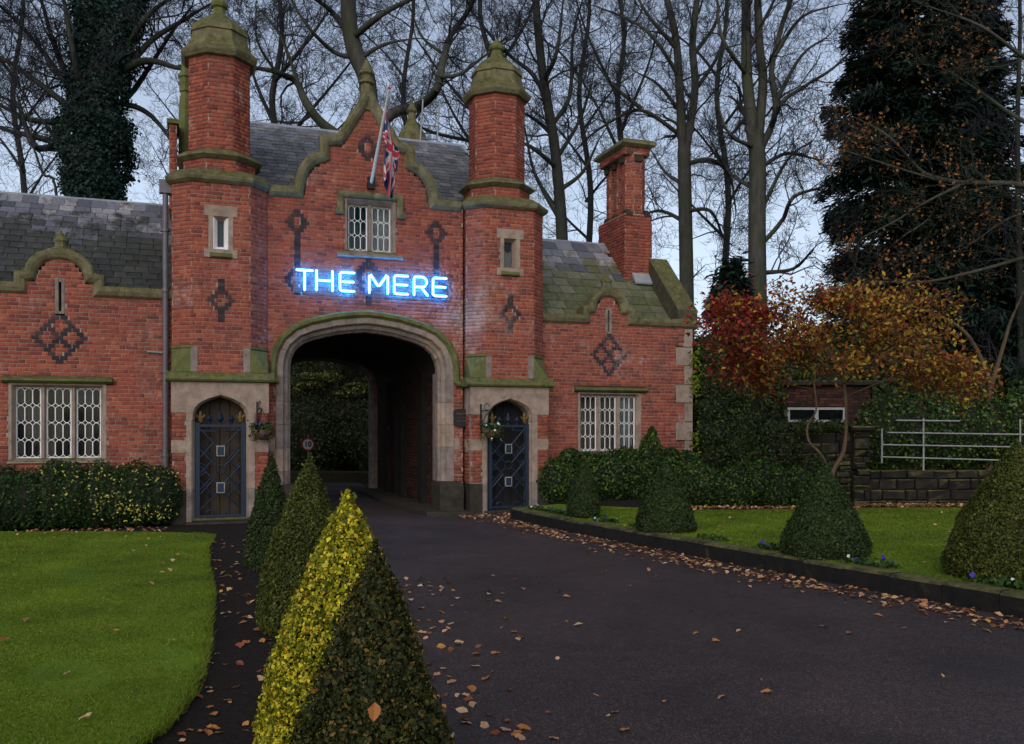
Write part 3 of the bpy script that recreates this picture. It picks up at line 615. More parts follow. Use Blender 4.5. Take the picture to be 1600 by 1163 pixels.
MB(G1).box(-.8, CU-2.0, 1.75, 8.3, 0, 6.4).box(CU+2.0, 6.6, 1.75, 8.3, 0, 6.4).box(CU-2.02, CU+2.02, .94, 8.3, 4.15, 6.4).build('rear_block', M['mortar'], gate)

# gable coping, stone by stone, and finial
ch = [(2.0, 6.66), (1.50, 6.67), (1.475, 6.84), (1.43, 7.0), (1.35, 7.16), (1.24, 7.29), (1.11, 7.38), (.99, 7.42), (.99, 7.58), (.99, 7.75), (.83, 7.775), (.66, 7.80), (.57, 7.93), (.47, 8.10), (.39, 8.25), (.31, 8.38), (.23, 8.50), (.16, 8.62), (.10, 8.76)]
cop = MB(G1).box(CU-.09, CU+.09, .55, .95, 8.4, 8.78).build('gable_coping', M['moss'], gate)
cprof = [(-.22, .62), (-.22, .585), (-.19, .54), (-.13, .49), (-.06, .475), (-.0, .50), (.0, .60), (-.03, .95), (-.22, .95)]
for sgn in (-1, 1):
    for a0, a1 in ((0, 3), (2, 6), (5, 9), (8, 11), (10, 15), (14, 99)):
        p = [(CU+sgn*a, b) for a, b in ch[a0:a1]]; p = p if sgn < 0 else p[::-1]
        P = np.array(p); P[0] += (P[1]-P[0])*.012; P[-1] += (P[-2]-P[-1])*.012
        q = MB(G1); sweep_uz(q, [tuple(x) for x in P], cprof); q.build('coping_stone', M['moss'], cop)
MB(G1).lathe(CU, .74, [(.17, 8.6), (.13, 8.78), (.11, 8.92), (.10, 8.98), (.15, 9.0), (.15, 9.04), (.10, 9.06), (.10, 9.16), (.15, 9.2), (.15, 9.24), (.08, 9.36), (.02, 9.5)], 8).build('finial', M['moss'], cop)

# roof
GR = (.88, 6.50, 4.4, 9.12)
rf = MB(G0); rf.loft([[(a, GR[0], GR[1]-.02), (a, GR[2], GR[3]-.02), (a, 8.2, 6.3), (a, .9, 6.2)] for a in (-.3, 6.15)])
gr = rf.build('roof', M['dark'], gate)
slates(gr, G0, -.2, 6.05, GR[0], GR[1], GR[2], GR[3], .25, .2, M['slate_g'], lambda u, z: abs(u-CU) < (.9 if z < 7.6 else .45 if z < 8.4 else 0), 3)
MB(G0).loft([[(a, 4.05, 8.875), (a, 4.40, 9.17), (a, 4.75, 8.875), (a, 4.74, 8.85), (a, 4.40, 9.13), (a, 4.06, 8.85)] for a in (-.3, 6.15)]).build('ridge_lead', M['lead'], gr)
ld = MB(G0)
for a in (4.98, 5.42): ld.tube([(a+.02, 4.5, 9.0), (a+.1, 4.5, 10.25)], .022, 6)
for z in (9.25, 9.6, 9.95): ld.tube([(5.0+(z-9)*.06, 4.5, z), (5.44+(z-9)*.06, 4.5, z)], .018, 6)
ld.build('roof_ladder', M['steel'], gr)
MB(G0).lathe(5.05, 5.6, [(.30, 8.0), (.30, 9.3), (.42, 9.35), (.40, 9.5), (.30, 9.75), (.16, 9.95), (.10, 10.1), (.09, 10.25), (.14, 10.3), (.05, 10.5), (.01, 10.65)], 8).build('rear_pinnacle', M['moss'], gr)
sp_ = MB(G0).box(-.95, -.80, 1.76, 2.6, 6.3, 8.05).build('side_parapet', M['mortar'], gate); gb.wall(sp_, rect(-.95, -.80, 6.3, 8.05), [], (0, 1.755, 0), (), None, .1, 9); MB(G0).box(-.99, -.76, 1.70, 2.65, 8.05, 8.14).build('parapet_coping', M['mossg'], sp_)
MB(G0).lathe(-.62, 2.3, [(.14, 6.4), (.14, 8.6), (.10, 8.9), (.13, 8.92), (.13, 9.2), (.16, 9.22), (.10, 9.35), (.06, 9.7)], 6).build('stone_stack', M['mossg'], gate)

def plan(cx, d, a=.87, f=.54, dep=1.74):
    A, Fh = a+d, f+.414*d
    return [(cx-Fh, -d), (cx+Fh, -d), (cx+A, .33-.414*d+0), (cx+A, dep-.33), (cx+Fh, dep+d), (cx-Fh, dep+d), (cx-A, dep-.33), (cx-A, .33-.414*d)]
def turret(cx, seed, whitewin):
    side = 1 if cx > CU else -1
    c = MB(G0); c.prism_plan([(cx-.8, .27), (cx+.8, .27), (cx+.8, 1.6), (cx+.5, 1.7), (cx-.5, 1.7), (cx-.8, 1.6)], 2.7, 6.5)
    c.lathe(cx, .87, [(.66, 6.6), (.66, 7.02)]); c.lathe(cx, .87, [(.56, 7.0), (.56, 9.05)])
    for a, b in ((-.86, -.6), (.6, .86)): c.box(cx+a, cx+b, .01, 1.7, 0, 2.7)
    c.box(cx-.6, cx+.6, .8, 1.7, 0, 2.72)
    t = c.build('turret', M['mortar'], gate); cc = MB(G0)
    wh = rect(cx-.215, cx+.215, 5.06, 6.02)
    gb.wall(t, rect(cx-.54, cx+.54, 2.72, 6.48), [wh], (0, 0, 0), [(cx+.01, 4.62, TUR, .062)], cc, .24, seed, -.003)
    gb.wall(t, rect(0, .467, 2.72, 6.48), [], (cx+.54, 0, math.pi/4), (), cc, .12, seed+1, -.003)
    gb.wall(t, rect(0, .467, 2.72, 6.48), [], (cx-.87, .33, -math.pi/4), (), cc, .12, seed+2, -.003)
    gb.wall(t, rect(0, 1.0 if side < 0 else .28, 2.72 if side > 0 else 4.3, 6.48), [], (cx-.87, 1.33 if side < 0 else .61, -math.pi/2), (), cc, .1, seed+3, -.003)
    gb.wall(t, rect(0, .28 if side < 0 else 1.0, 2.72 if side < 0 else 4.3, 6.48), [], (cx+.87, .33, math.pi/2), (), cc, .1, seed+4, -.003)
    for A, z0, z1 in ((.665, 6.70, 7.0), (.565, 7.12, 9.08)):
        s = .828*A
        for k in (-2, -1, 0, 1, 2):
            g = k*math.pi/4; x, y = -s/2, -A; gb.wall(t, rect(0, s, z0, z1), [], (cx+x*math.cos(g)-y*math.sin(g), .87+x*math.sin(g)+y*math.cos(g), g), (), None, .1, seed+10+k, -.003)
    for a in (-.87, .615): gb.wall(t, rect(cx+a, cx+a+.255, .66, 2.1), [rect(cx+a-.01, cx+a+.27, 1.34, 1.6)], (0, 0, 0), (), None, .1, seed+20)
    sf = (cx+.87, 0, math.pi/2) if side < 0 else (cx-.87, .6, -math.pi/2)
    gb.wall(t, rect(.1 if side < 0 else 0, .6 if side < 0 else .5, .66, 2.68), [], sf, (), None, .1, seed+30)
    cc.build('facing', M['mortar'], t)
    # stone dressings
    for s in (-1, 1):
        a, b = sorted((cx+s*.615, cx+s*.88)); MB(G0).bbox(a, b, -.012, .6, 1.345, 1.595).build('quoin', M['stone'], t)
        MB(G0).bbox(a-.01*(s < 0), b+.01*(s > 0), -.03, .6, 0, .655).build('plinth', M['plinth'], t)
        for z0, z1 in ((0, .66), (.664, 1.3), (1.304, 1.95)):
            p = [(cx+s*.465, .4), (cx+s*.465, .09), (cx+s*.50, .04), (cx+s*.505, .0), (cx+s*.53, -.02), (cx+s*.62, -.02), (cx+s*.62, .4)]
            MB(G0).prism_plan(p, z0, z1).build('jamb_stone', M['stone'] if z0 else M['stone2'], t)
    dh = MB(G0); AP = [(.465, 1.95), (.458, 2.07), (.425, 2.17), (.345, 2.262), (.2, 2.345), (0, 2.41)]; AP = [(-a, b) for a, b in AP]+AP[-2::-1]
    for (a, b), (d, e) in zip(AP, AP[1:]):
        if abs(a-d) < .001: continue
        k = lambda x, z, m_: (cx+x*(1+.09*m_), z+.04*m_)
        f0, f1 = (a*1.09, b+.035), (d*1.09, e+.035)
        dh.add([(cx+f0[0], -.02, f0[1]), (cx+f1[0], -.02, f1[1]), (cx+f1[0], -.02, 2.685), (cx+f0[0], -.02, 2.685), (cx+a, .08, b), (cx+d, .08, e), (cx+a, .4, b), (cx+d, .4, e)], [(0, 1, 2, 3), (4, 5, 1, 0), (6, 7, 5, 4)])
    dh.box(cx-.882, cx-.507, -.02, .6, 2.105, 2.685).box(cx+.507, cx+.882, -.02, .6, 2.105, 2.685).box(cx-.62, cx-.507, -.019, .4, 1.953, 2.104).box(cx+.507, cx+.62, -.019, .4, 1.953, 2.104)
    dh.build('door_head', M['stone'], t)
    st = MB(G0); pr = [(-.005, 2.68), (-.09, 2.70), (-.115, 2.735), (-.11, 2.77), (.0, 2.875), (.1, 2.875), (.1, 2.68)]
    st.loft([[(a, b, z) for b, z in pr] for a in (cx-.98, cx+.98)])
    e0, e1 = (cx+.87, cx+1.10) if side < 0 else (cx-1.10, cx-.87)
    st.loft([[(a, .36+b, z) for b, z in pr] for a in (e0, e1)])
    x0 = cx+.87 if side < 0 else cx-.98
    st.box(x0, x0+.11, .0, .36, 2.69, 2.80).build('label_string', M['mossg'], t)
    for s in (-1, 1):   # broach stops where the square base turns octagonal
        sp = MB(G0); z0, z1 = 2.875, 3.33
        sp.add([(cx+s*.54, -.015, z0), (cx+s*.875, -.015, z0), (cx+s*.875, .33, z0), (cx+s*.54, -.015, z1), (cx+s*.875, .33, z1)], [(0, 1, 3), (1, 2, 4), (1, 4, 3), (0, 2, 1), (0, 3, 4, 2)])
        sp.box(*sorted((cx+s*.53, cx+s*.88)), .3, .6, z0, z1)
        sp.build('broach_stop', M['mossg'], t)
        a, b = sorted((cx+s*.41, cx+s*.545)); MB(G0).bbox(a, b, -.02, .1, z0, z1+.02).build('stop_stone', M['stone2'], t)
        sp = MB(G0); sp.prism_plan([(cx+s*.53, -.03), (cx+s*.56, -.03), (cx+s*.89, .30), (cx+s*.88, .36)], z1, z1+.045).build('stop_ledge', M['mossg'], t)
    lo = lambda prof: MB(G0).loft([[(x, y, z) for x, y in plan(cx, d)] for d, z in prof])
    lo([(-.02, 6.44), (.03, 6.45), (.10, 6.50), (.125, 6.55), (.12, 6.58), (-.05, 6.72), (-.25, 6.78)]).build('string_course', M['moss'], t)
    MB(G0).lathe(cx, .87, [(.64, 6.96), (.70, 6.98), (.79, 7.04), (.79, 7.07), (.64, 7.17), (.55, 7.2)]).build('string_course', M['moss'], t)
    cap = [(.57, 8.99), (.65, 9.01), (.70, 9.08), (.715, 9.13), (.68, 9.17), (.60, 9.25), (.545, 9.37), (.515, 9.50), (.505, 9.56)]
    MB(G0).lathe(cx, .87, cap).build('turret_cap', M['moss'], t)
    MB(G0).lathe(cx, .87, [(.50, 9.55), (.535, 9.562), (.53, 9.60), (.49, 9.70), (.40, 9.80), (.28, 9.90), (.18, 9.97), (.135, 10.02)]).build('cap_stone', M['moss'], t)
    MB(G0).lathe(cx, .87, [(.13, 10.0), (.115, 10.10), (.11, 10.14), (.15, 10.17), (.165, 10.22), (.14, 10.28), (.07, 10.34), (.02, 10.42)], 8).build('finial', M['mossg'], t)
    # slit window
    sw = MB(G0)
    for s in (-1, 1):
        sw.prism_plan([(cx+s*.225, -.022), (cx+s*.14, -.022), (cx+s*.085, .12), (cx+s*.085, .2), (cx+s*.225, .2)], 5.20, 5.83)
    sw.loft([[(cx+a, b, z) for b, z in ((-.026, 5.83), (-.026, 6.03), (.2, 6.03), (.2, 5.76), (.12, 5.76))] for a in (-.30, .30)])
    sw.loft([[(cx+a, b, z) for b, z in ((-.026, 5.045), (-.026, 5.20), (.12, 5.26), (.2, 5.26), (.2, 5.045))] for a in (-.30, .30)])
    s_ = sw.build('slit_window', M['stone'], t)
    MB(G0).loft([[(cx+a, b, z) for b, z in ((-.07, 5.06), (-.07, 5.09), (-.02, 5.14), (-.02, 5.06))] for a in (-.2, .2)]).build('sill', M['mossg'], s_)
    if whitewin:
        w_ = MB(G0)
        for s in (-1, 1): w_.prism_plan([(cx+s*.135, -.012), (cx+s*.125, -.016), (cx+s*.058, .11), (cx+s*.058, .13), (cx+s*.085, .14)], 5.21, 5.80)
        w_.loft([[(cx+a, b, z) for b, z in ((-.018, 5.205), (.115, 5.27), (.115, 5.25))] for a in (-.128, .128)])
        w_.build('white_reveal', M['whitewood'], s_)
    MB(G0).box(cx-.085, cx+.085, .150, .158, 5.25, 5.78).build('pane', M['glass'], s_)
    if whitewin: MB(G0).box(cx-.10, cx+.10, .20, .23, 5.2, 5.8).build('blind', plain('grey_blind_cloth', (.12, .13, .15)), s_)
    else:
        MB(G0).add([(cx-.09, .17, 5.2), (cx+.09, .17, 5.2), (cx+.09, .17, 5.60), (cx+.0, .17, 5.55), (cx-.09, .17, 5.63)], [(0, 1, 2, 3, 4)]).build('curtain', plain('pink_net', (.42, .34, .32)), s_)
        MB(G0).box(cx-.10, cx+.10, .22, .24, 5.2, 5.8).build('blind', M['dark'], s_)
    # blue iron gate and the door behind it
    g = MB(G0); V = .10
    for s in (-1, 1): g.box(*sorted((cx+s*.455, cx+s*.375)), V-.03, V+.03, .10, 1.92)
    for z in (.12, 1.84): g.box(cx-.375, cx+.375, V-.015, V+.015, z, z+.045)
    ig = g.build('iron_gate', M['blue'], t); lt = MB(G0); zr = 1.03
    def bar(*p): lt.tube([(cx+x, V, z) for x, z in p], .015, 5)
    for s in (-1, 1):
        for zc in (.68, 1.38):
            bar((s*.06, zc+.08), (s*.37, zc+.42)); bar((s*.06, zc-.08), (s*.37, zc-.42)); bar((s*.37, zc-.13), (s*.12, zc+.16)); bar((s*.37, zc+.13), (s*.12, zc-.16))
        bar((s*.08, zr+.06), (s*.37, zr+.38)); bar((s*.08, zr-.06), (s*.37, zr-.38))
        bar(*[(s*(.375-.11*math.sin(q*math.pi/6)), zr+.11*math.cos(q*math.pi/6)) for q in range(7)])
        bar(*[(s*(.19+.09*math.cos(q*math.pi/6)), .16+.09*math.sin(q*math.pi/6)) for q in range(7)])
        bar((s*.10, 1.84), (s*.10, 1.76), (s*.37, 1.76))
    bar(*[(.085*math.cos(q*math.pi/6), zr+.085*math.sin(q*math.pi/6)) for q in range(13)])
    lt.build('lattice_bars', M['blue'], ig)
    for zc in (.68, 1.38):
        MB(G0).box(cx-.075, cx+.075, V-.022, V+.022, zc-.10, zc+.10).build('plate_frame', M['dullwhite'], ig)
        MB(G0).bbox(cx-.058, cx+.058, V-.034, V-.020, zc-.083, zc+.083, .006).build('plate', M['blue'], ig)
    for x, h in ((-.2, .11), (0, .19), (.2, .11)):
        MB(G0).lathe(cx+x, V, [(.018, 1.88), (.018, 1.94), (.045, 1.98), (.01, 1.95+h)], 4, 0).build('spike', M['blue'], ig)
    for s in (-1, 1):
        x = cx+s*.36; f = MB(G0)
        f.tube([(x, V, 1.92), (x, V, 2.0), (x, V, 2.08), (x, V, 2.15)], [.014, .03, .032, .004], 6)
        for q in (-1, 1): f.tube([(x, V, 1.97), (x+q*.04, V, 2.02), (x+q*.075, V, 2.07), (x+q*.085, V, 2.04), (x+q*.07, V, 2.02)], [.012, .018, .016, .012, .006], 6)
        f.box(x-.035, x+.035, V-.014, V+.014, 1.955, 1.975); f.build('fleur_finial', M['gold'], ig)
    dr = MB(G0)
    for k in range(6): dr.bbox(cx-.56+k*.187, cx-.56+k*.187+.182, .46, .5, .06, 2.5, .008)
    dr.build('plank_door', M['wood'] if whitewin else M['dark'], t)
    if whitewin:
        MB(G0).bbox(cx-.62, cx+.58, -.28, .42, .0, .055, .02).build('door_step', M['plinth'], t); MB(G0).bbox(cx-.52, cx+.52, -.04, .43, .056, .11, .015).build('door_step', M['darkmoss'], t)
    else: MB(G0).bbox(cx-.58, cx+.58, -.10, .42, .0, .085, .02).build('door_step', M['plinth'], t)
turret(0, 100, True); turret(5.83, 200, False)
# upper window with its label mould
lattice_window(gate, G1, *WIN[:2], WIN[2], WIN[3], .6, 2, 3, [(M['tealc'], 0, 1, 0), (M['curtain'], 0, 1, 0)], M['stone2'], .085, .09, None, .12)
lm = MB(G1); lp = [(.0, .60), (.0, .55), (.04, .52), (.12, .52), (.14, .56), (.14, .61)]
sweep_uz(lm, [(2.24, 6.20), (2.42, 6.20), (2.42, 6.56), (3.52, 6.56), (3.52, 6.20), (3.70, 6.20)], lp); lm.build('label_mould', M['moss'], gate)
MB(G1).bbox(2.28, 3.66, .53, .62, WIN[2]-.14, WIN[2]-.055, .02).build('window_sill', M['stone2'], gate)
gb.emit(lambda r: r[2] < .7, 150); gb1.emit(None, 146)
# lead downpipe
dp = MB(G0).tube([(-.99, .50, .0), (-.99, .50, 6.38)], .055, 10).build('downpipe', M['pipe'], gate)
for z in (1.3, 2.9, 4.45, 5.6): MB(G0).lathe(-.99, .50, [(.055, z-.03), (.072, z-.03), (.072, z+.03), (.055, z+.03)], 10).box(-1.09, -.89, .52, .60, z-.015, z+.015).build('pipe_bracket', M['pipe'], dp)
MB(G0).box(-1.10, -.88, .42, .58, 6.3, 6.55).build('hopper', M['pipe'], dp)
MB(G0).tube([(-1.32, .56, 3.27), (-.99, .50, 3.25)], .02, 6).build('overflow_pipe', M['steel'], dp)

# ---------------------------------------------------------------- the two lodges
def lodge(name, label, cx, x0, x1, zc, zt, win, curt, smat, srow, sw_, seed, lintel, slit, dia, sx):
    off = (cx, .6, 0); T = empty(name, W(cx, .6), TH, label, 'lodge'); bk = Bricks(off)
    hp = [(sx-.17, zc-.17), (sx-.17, zc+.02), (sx-.33, zc+.06), (sx-.37, zc+.2), (sx-.5, zt-.30), (sx*.32, zt-.215), (0, zt-.19)]
    poly = [(x0, 0), (x1, 0), (x1, zc-.17)]+[(cx+a, b) for a, b in hp]+[(cx-a, b) for a, b in hp[-2::-1]]+[(x0, zc-.17)]
    w = MB(off).box(x0, x1, .95, 1.0, 0, zc-.2).box(x0, x1, 4.9, 5.3, 0, zc).box(x0, x0+.3, 1.0, 4.9, 0, zc).box(x1-.3, x1, 1.0, 4.9, 0, zc).build('wall', M['mortar'], T); cm = MB(off)
    holes = [rect(win[0], win[1], win[2]-.06, win[3]), rect(*lintel), rect(*slit)]
    if x1 > 7:
        for i in range(10): holes.append(rect(x1-(.44 if i % 2 else .21), x1+.1, zc-.2-(i+1)*.44+.0, zc-.2-i*.44))
    bk.wall(w, poly, holes, (0, .6, 0), [(dia[0], dia[1], DIA, dia[2])], cm, .32, seed); cm.build('facing', M['mortar'], w)
    if x1 > 7:
        for i in range(10):
            L = .44 if i % 2 else .21
            MB(off).bbox(x1-L+.004, x1+.015, .586, .92, max(0, zc-.2-(i+1)*.44+.004), zc-.2-i*.44-.004, .012).build('quoin', M['stone'], w)
    # coping stones
    hh = [(sx, zc), (sx, zc+.20), (sx-.17, zc+.235), (sx-.20, zc+.36), (sx-.27, zc+.46), (sx*.5, zt-.11), (sx*.25, zt-.025), (0, zt)]
    cp = MB(off).box(cx-.05, cx+.05, .62, .9, zt-.2, zt-.03).build('coping', M['moss'], T)
    prof = [(-.20, .62), (-.20, .585), (-.16, .53), (-.09, .49), (-.03, .48), (.0, .50), (.0, .62), (-.03, .92), (-.20, .92)]
    for path in ([(x0-.05 if x0 < -1 else x0, zc)]+[(cx-a, b) for a, b in hh], [(cx+a, b) for a, b in hh[::-1]]+[(x1+(.14 if x1 > 7 else 0), zc)]):
        fl_ = 0 if abs(path[0][1]-path[1][1]) < .002 else 1   # the long level run first or last
        P_ = path if fl_ == 0 else path[::-1]
        run = split_path([P_[0], (P_[1][0]+(P_[0][0]-P_[1][0])*min(1, .35/abs(P_[0][0]-P_[1][0])), P_[1][1])], .9, .006) if abs(P_[0][0]-P_[1][0]) > .5 else []
        st_ = run[-1][-1] if run else P_[0]; mid = lambda a, b: ((a[0]+b[0])/2, (a[1]+b[1])/2)
        m1, m2 = mid(P_[1], P_[2]), mid(P_[2], P_[3])
        segs = run+[[(st_[0]+(.006 if P_[1][0] > st_[0] else -.006), st_[1]), P_[1], m1], [m1, P_[2], m2], [m2]+P_[3:]]
        if fl_: segs = [x[::-1] for x in segs]
        for p in segs:
            q = MB(off); sweep_uz(q, p, prof); q.build('coping_stone', M['moss'], cp)
    MB(off).lathe(cx, .70, [(.14, zt-.06), (.14, zt+.02), (.10, zt+.04), (.10, zt+.12), (.125, zt+.16), (.10, zt+.22), (.04, zt+.30), (.01, zt+.36)], 8).build('finial', M['moss'], cp)
    # arrow slit
    a, b, c, d = slit; m_ = (a+b)/2
    sl_ = MB(off).bbox(a, m_-.022, .585, .8, c, d).bbox(m_+.022, b, .585, .8, c, d).bbox(m_-.022, m_+.022, .585, .8, d-.08, d, .004).bbox(m_-.022, m_+.022, .585, .8, c, c+.05, .004).build('arrow_slit', M['stone2'], w)
    MB(off).box(m_-.05, m_+.05, .81, .83, c, d).build('slit_backing', M['dark'], sl_)
    wn_ = lattice_window(T, off, *win, .6, 3, 4, curt, M['stone'])
    MB(off).loft([[(x, p, q) for p, q in ((.6, lintel[2]), (.53, lintel[2]+.005), (.47, lintel[2]+.045), (.48, lintel[2]+.075), (.60, lintel[3]), (.8, lintel[3]), (.8, lintel[2]))] for x in (lintel[0], lintel[1])]).build('drip_mould', M['mossg'], wn_)
    # roof
    v0, z0, v1, z1 = .84, zc-.05, 3.05, zc+2.18
    ra_ = x1-.30 if x1 > 7 else x1+.1
    rf = MB(off); rf.loft([[(x, v0, z0-.02), (x, v1, z1-.02), (x, 5.3, z0), (x, v0, z0-.2)] for x in (x0, ra_)])
    ro = rf.build('roof', M['dark'], T)
    sk = (lambda u, z: u > 9.55 and z > 5.5) if x1 > 7 else None
    slates(ro, off, x0, ra_, v0, z0, v1, z1, sw_, srow, smat, sk, seed)
    xe = 9.55 if x1 > 7 else ra_
    MB(off).loft([[(x, 2.84, z1-.185), (x, 3.05, z1+.045), (x, 3.26, z1-.185), (x, 3.24, z1-.22), (x, 3.05, z1), (x, 2.86, z1-.22)] for x in (x0, xe)]).build('ridge_lead', M['lead'], ro)
    return T, bk, off
LWIN = (-3.66, -2.03, 1.24, 2.64); RWIN = (7.67, 9.26, 1.29, 2.63)
tl, bl_, ol = lodge('lodge', 'left brick lodge with dark moss-streaked slates beside the gatehouse downpipe', -2.81, -4.85, -.87, 4.47, 5.14, LWIN,
      [(M['curtain2'], 0, 1, .0), (M['curtain2'], .34, 1, .0), (M['curtain2'], 0, 1, .0)], M['slate_l'], .2, .26, 31, (-3.76, -1.92, 2.64, 2.77), (-2.90, -2.73, 3.93, 4.60), (-2.82, 3.92, .068), .75)
bl_.emit()
tr, br_, or_ = lodge('lodge', 'right brick lodge with green slates, stone corner quoins and a tall triple chimney', 8.42, 6.70, 10.62, 4.37, 5.01, RWIN,
      [None, None, (M['curtain'], .25, 1, .0)], M['slate_r'], .30, .38, 47, (7.57, 9.40, 2.64, 2.76), (8.36, 8.51, 3.97, 4.58), (8.45, 3.93, .066), .66)
# chimney on the right lodge
cc = MB(or_); cc.box(9.53, 10.27, 1.93, 3.42, 5.2, 7.12)
chm = cc.build('chimney', M['mortar'], tr)
br_.wall(chm, rect(9.52, 10.28, 5.3, 7.1), [], (0, 1.92, 0), (), None, .1, 71)
br_.wall(chm, rect(0, 1.5, 5.3, 7.1), [], (9.52, 3.42, -math.pi/2), (), None, .1, 72)
for i, v in enumerate((2.22, 2.78, 3.22)):
    A = .27 if i == 0 else .20; fl = MB(or_).lathe(9.9, v, [(A, 7.05), (A, 8.65)]).build('flue', M['mortar'], chm)
    for k in (-2, -1, 0, 1):
        g = k*math.pi/4; s = .828*A; x, y = -s/2, -A; br_.wall(chm, rect(0, s, 7.12, 8.62), [], (9.9+x*math.cos(g)-y*math.sin(g), v+x*math.sin(g)+y*math.cos(g), g), (), None, .1, 80+i*5+k, -.002)
    MB(or_).bbox(9.80, 10.0, v-A-.06, v-A+.1, 8.42, 8.60).build('corbel', M['plinth'], chm)
    MB(or_).bbox(9.9-A-.07, 9.9-A+.1, v-.09, v+.09, 8.42, 8.60).build('corbel', M['plinth'], chm)
    for dx in (-.25, .25): MB(or_).loft([[(9.9+dx-.09, v-A-.06, 7.08), (9.9+dx+.09, v-A-.06, 7.08), (9.9+dx+.09, v-A+.2, 7.08), (9.9+dx-.09, v-A+.2, 7.08)], [(9.9+dx-.05, v-A+.02, 7.24), (9.9+dx+.05, v-A+.02, 7.24), (9.9+dx+.05, v-A+.2, 7.26), (9.9+dx-.05, v-A+.2, 7.26)]]).build('weathering_stone', M['plinth'], chm)
MB(or_).box(9.56, 10.24, 1.97, 3.42, 8.60, 8.78).build('oversail', M['mortar'], chm); br_.wall(chm, rect(9.555, 10.245, 8.60, 8.775), [], (0, 1.965, 0), (), None, .1, 98); br_.wall(chm, rect(0, 1.45, 8.60, 8.775), [], (9.555, 3.42, -math.pi/2), (), None, .1, 99)
MB(or_).loft([[(9.9-a, 2.69-b, z), (9.9+a, 2.69-b, z), (9.9+a, 2.69+b, z), (9.9-a, 2.69+b, z)] for a, b, z in ((.36, .76, 8.77), (.46, .86, 8.84), (.46, .86, 8.90), (.40, .80, 8.96))]).build('chimney_cap', M['moss'], chm)
MB(or_).loft([[(x, a, b) for a, b in ((1.74, 5.36), (1.915, 5.54), (1.915, 5.66), (1.90, 5.66), (1.72, 5.40))] for x in (9.72, 10.22)]).build('flashing', M['lead'], chm)
rk = MB(or_); rk.loft([[(x, a, b) for a, b in ((.50, 4.36), (.50, 4.60), (1.93, 6.05), (1.95, 5.55), (.84, 4.36))] for x in (10.18, 10.70)])
rk.build('raking_coping', M['darkmoss'], tr)
MB(or_).loft([[(x, a, b) for a, b in ((3.42, 6.4), (3.42, 6.75), (5.4, 4.6), (5.4, 4.3))] for x in (10.22, 10.70)]).build('raking_coping', M['mossg'], tr)
br_.emit()

# ---------------------------------------------------------------- neon sign
NO = Off(warp(3.0, .58, 4.60))
neon = empty('neon_sign', W(*NO), TH, 'glowing blue-white neon lettering reading THE MERE on clear panels above the arch', 'neon sign')
ZB, ZT, NV = 4.61, 4.985, .455; ZM = (ZB+ZT)/2
def arc(cx, cz, rx, rz, a0, a1, n=8): return [(cx+rx*math.cos(R(a0+(a1-a0)*i/n)), cz+rz*math.sin(R(a0+(a1-a0)*i/n))) for i in range(n+1)]
def LE(a, b): return [[(b, ZT), (a+.05, ZT)]+arc(a+.05, ZT-.05, .05, .05, 90, 180, 4)+[(a, ZB+.05)]+arc(a+.05, ZB+.05, .05, .05, 180, 270, 4)+[(b, ZB)], [(a+.06, ZM), (b-.015, ZM)]]
LET = [('T', [[(1.47, ZT), (1.76, ZT)], [(1.615, ZT-.02), (1.615, ZB-.01)]]),
       ('H', [[(1.85, ZT), (1.85, ZB)], [(2.17, ZT), (2.17, ZB)], [(1.86, ZM), (2.16, ZM)]]),
       ('E', LE(2.32, 2.60)),
       ('M', [[(2.92, ZB), (2.92, ZT-.03), (2.945, ZT-.01), (3.10, ZB+.14), (3.125, ZB+.14), (3.28, ZT-.01), (3.305, ZT-.03), (3.305, ZB)]]),
       ('E', LE(3.44, 3.72)),
       ('R', [[(3.86, ZB), (3.86, ZT-.05)]+arc(3.91, ZT-.05, .05, .05, 180, 90, 4)+[(4.03, ZT)]+arc(4.03, ZT-.105, .105, .105, 90, -90, 8)+[(3.88, ZT-.21)], [(4.02, ZT-.215), (4.15, ZB)]]),
       ('E', LE(4.27, 4.55))]
for ch_, strokes in LET:
    q = MB(NO); qs = MB(NO)
    for s in strokes:
        s = [s[0]]+[tuple(x) for x in s[1:]]; P = [(a, NV, b) for a, b in s]
        d0 = (Vector(P[0])-Vector(P[1])).normalized(); d1 = (Vector(P[-1])-Vector(P[-2])).normalized()
        P2 = [tuple(Vector(P[0])+d0*.026), tuple(Vector(P[0])+d0*.014)]+P+[tuple(Vector(P[-1])+d1*.014), tuple(Vector(P[-1])+d1*.026)]
        q.tube(P2, [.006, .016]+[.0205]*len(P)+[.016, .006], 8)
        P3 = [(a, b+.030, c) for a, b, c in P]; qs.tube([tuple(Vector(P3[0])+d0*.03)]+P3+[tuple(Vector(P3[-1])+d1*.03)], [.012]+[.029]*len(P)+[.012], 8)
    qh = MB(NO)
    for s in strokes: qh.tube([(a, NV+.064, b) for a, b in s], .012, 6)  # hidden strip added behind each letter to light the brickwork
    lo_ = q.build('letter', M['neon'], neon, True, 'letter '+ch_); qs.build('tube_sleeve', M['neonside'], lo_, True); qh.build('hidden_glow_strip', M['stripglow'], lo_, True)
for a, b in ((1.40, 2.68), (2.84, 4.64)):
    pn = MB(NO).box(a, b, .532, .538, ZB-.07, ZT+.07).build('backing_panel', M['acrylic'], neon)
    for x in (a+.06, b-.06):
        for z in (ZB-.04, ZT+.04): MB(NO).tube([(x, .50, z), (x, .592, z)], .012, 8).build('standoff', M['steel'], pn)

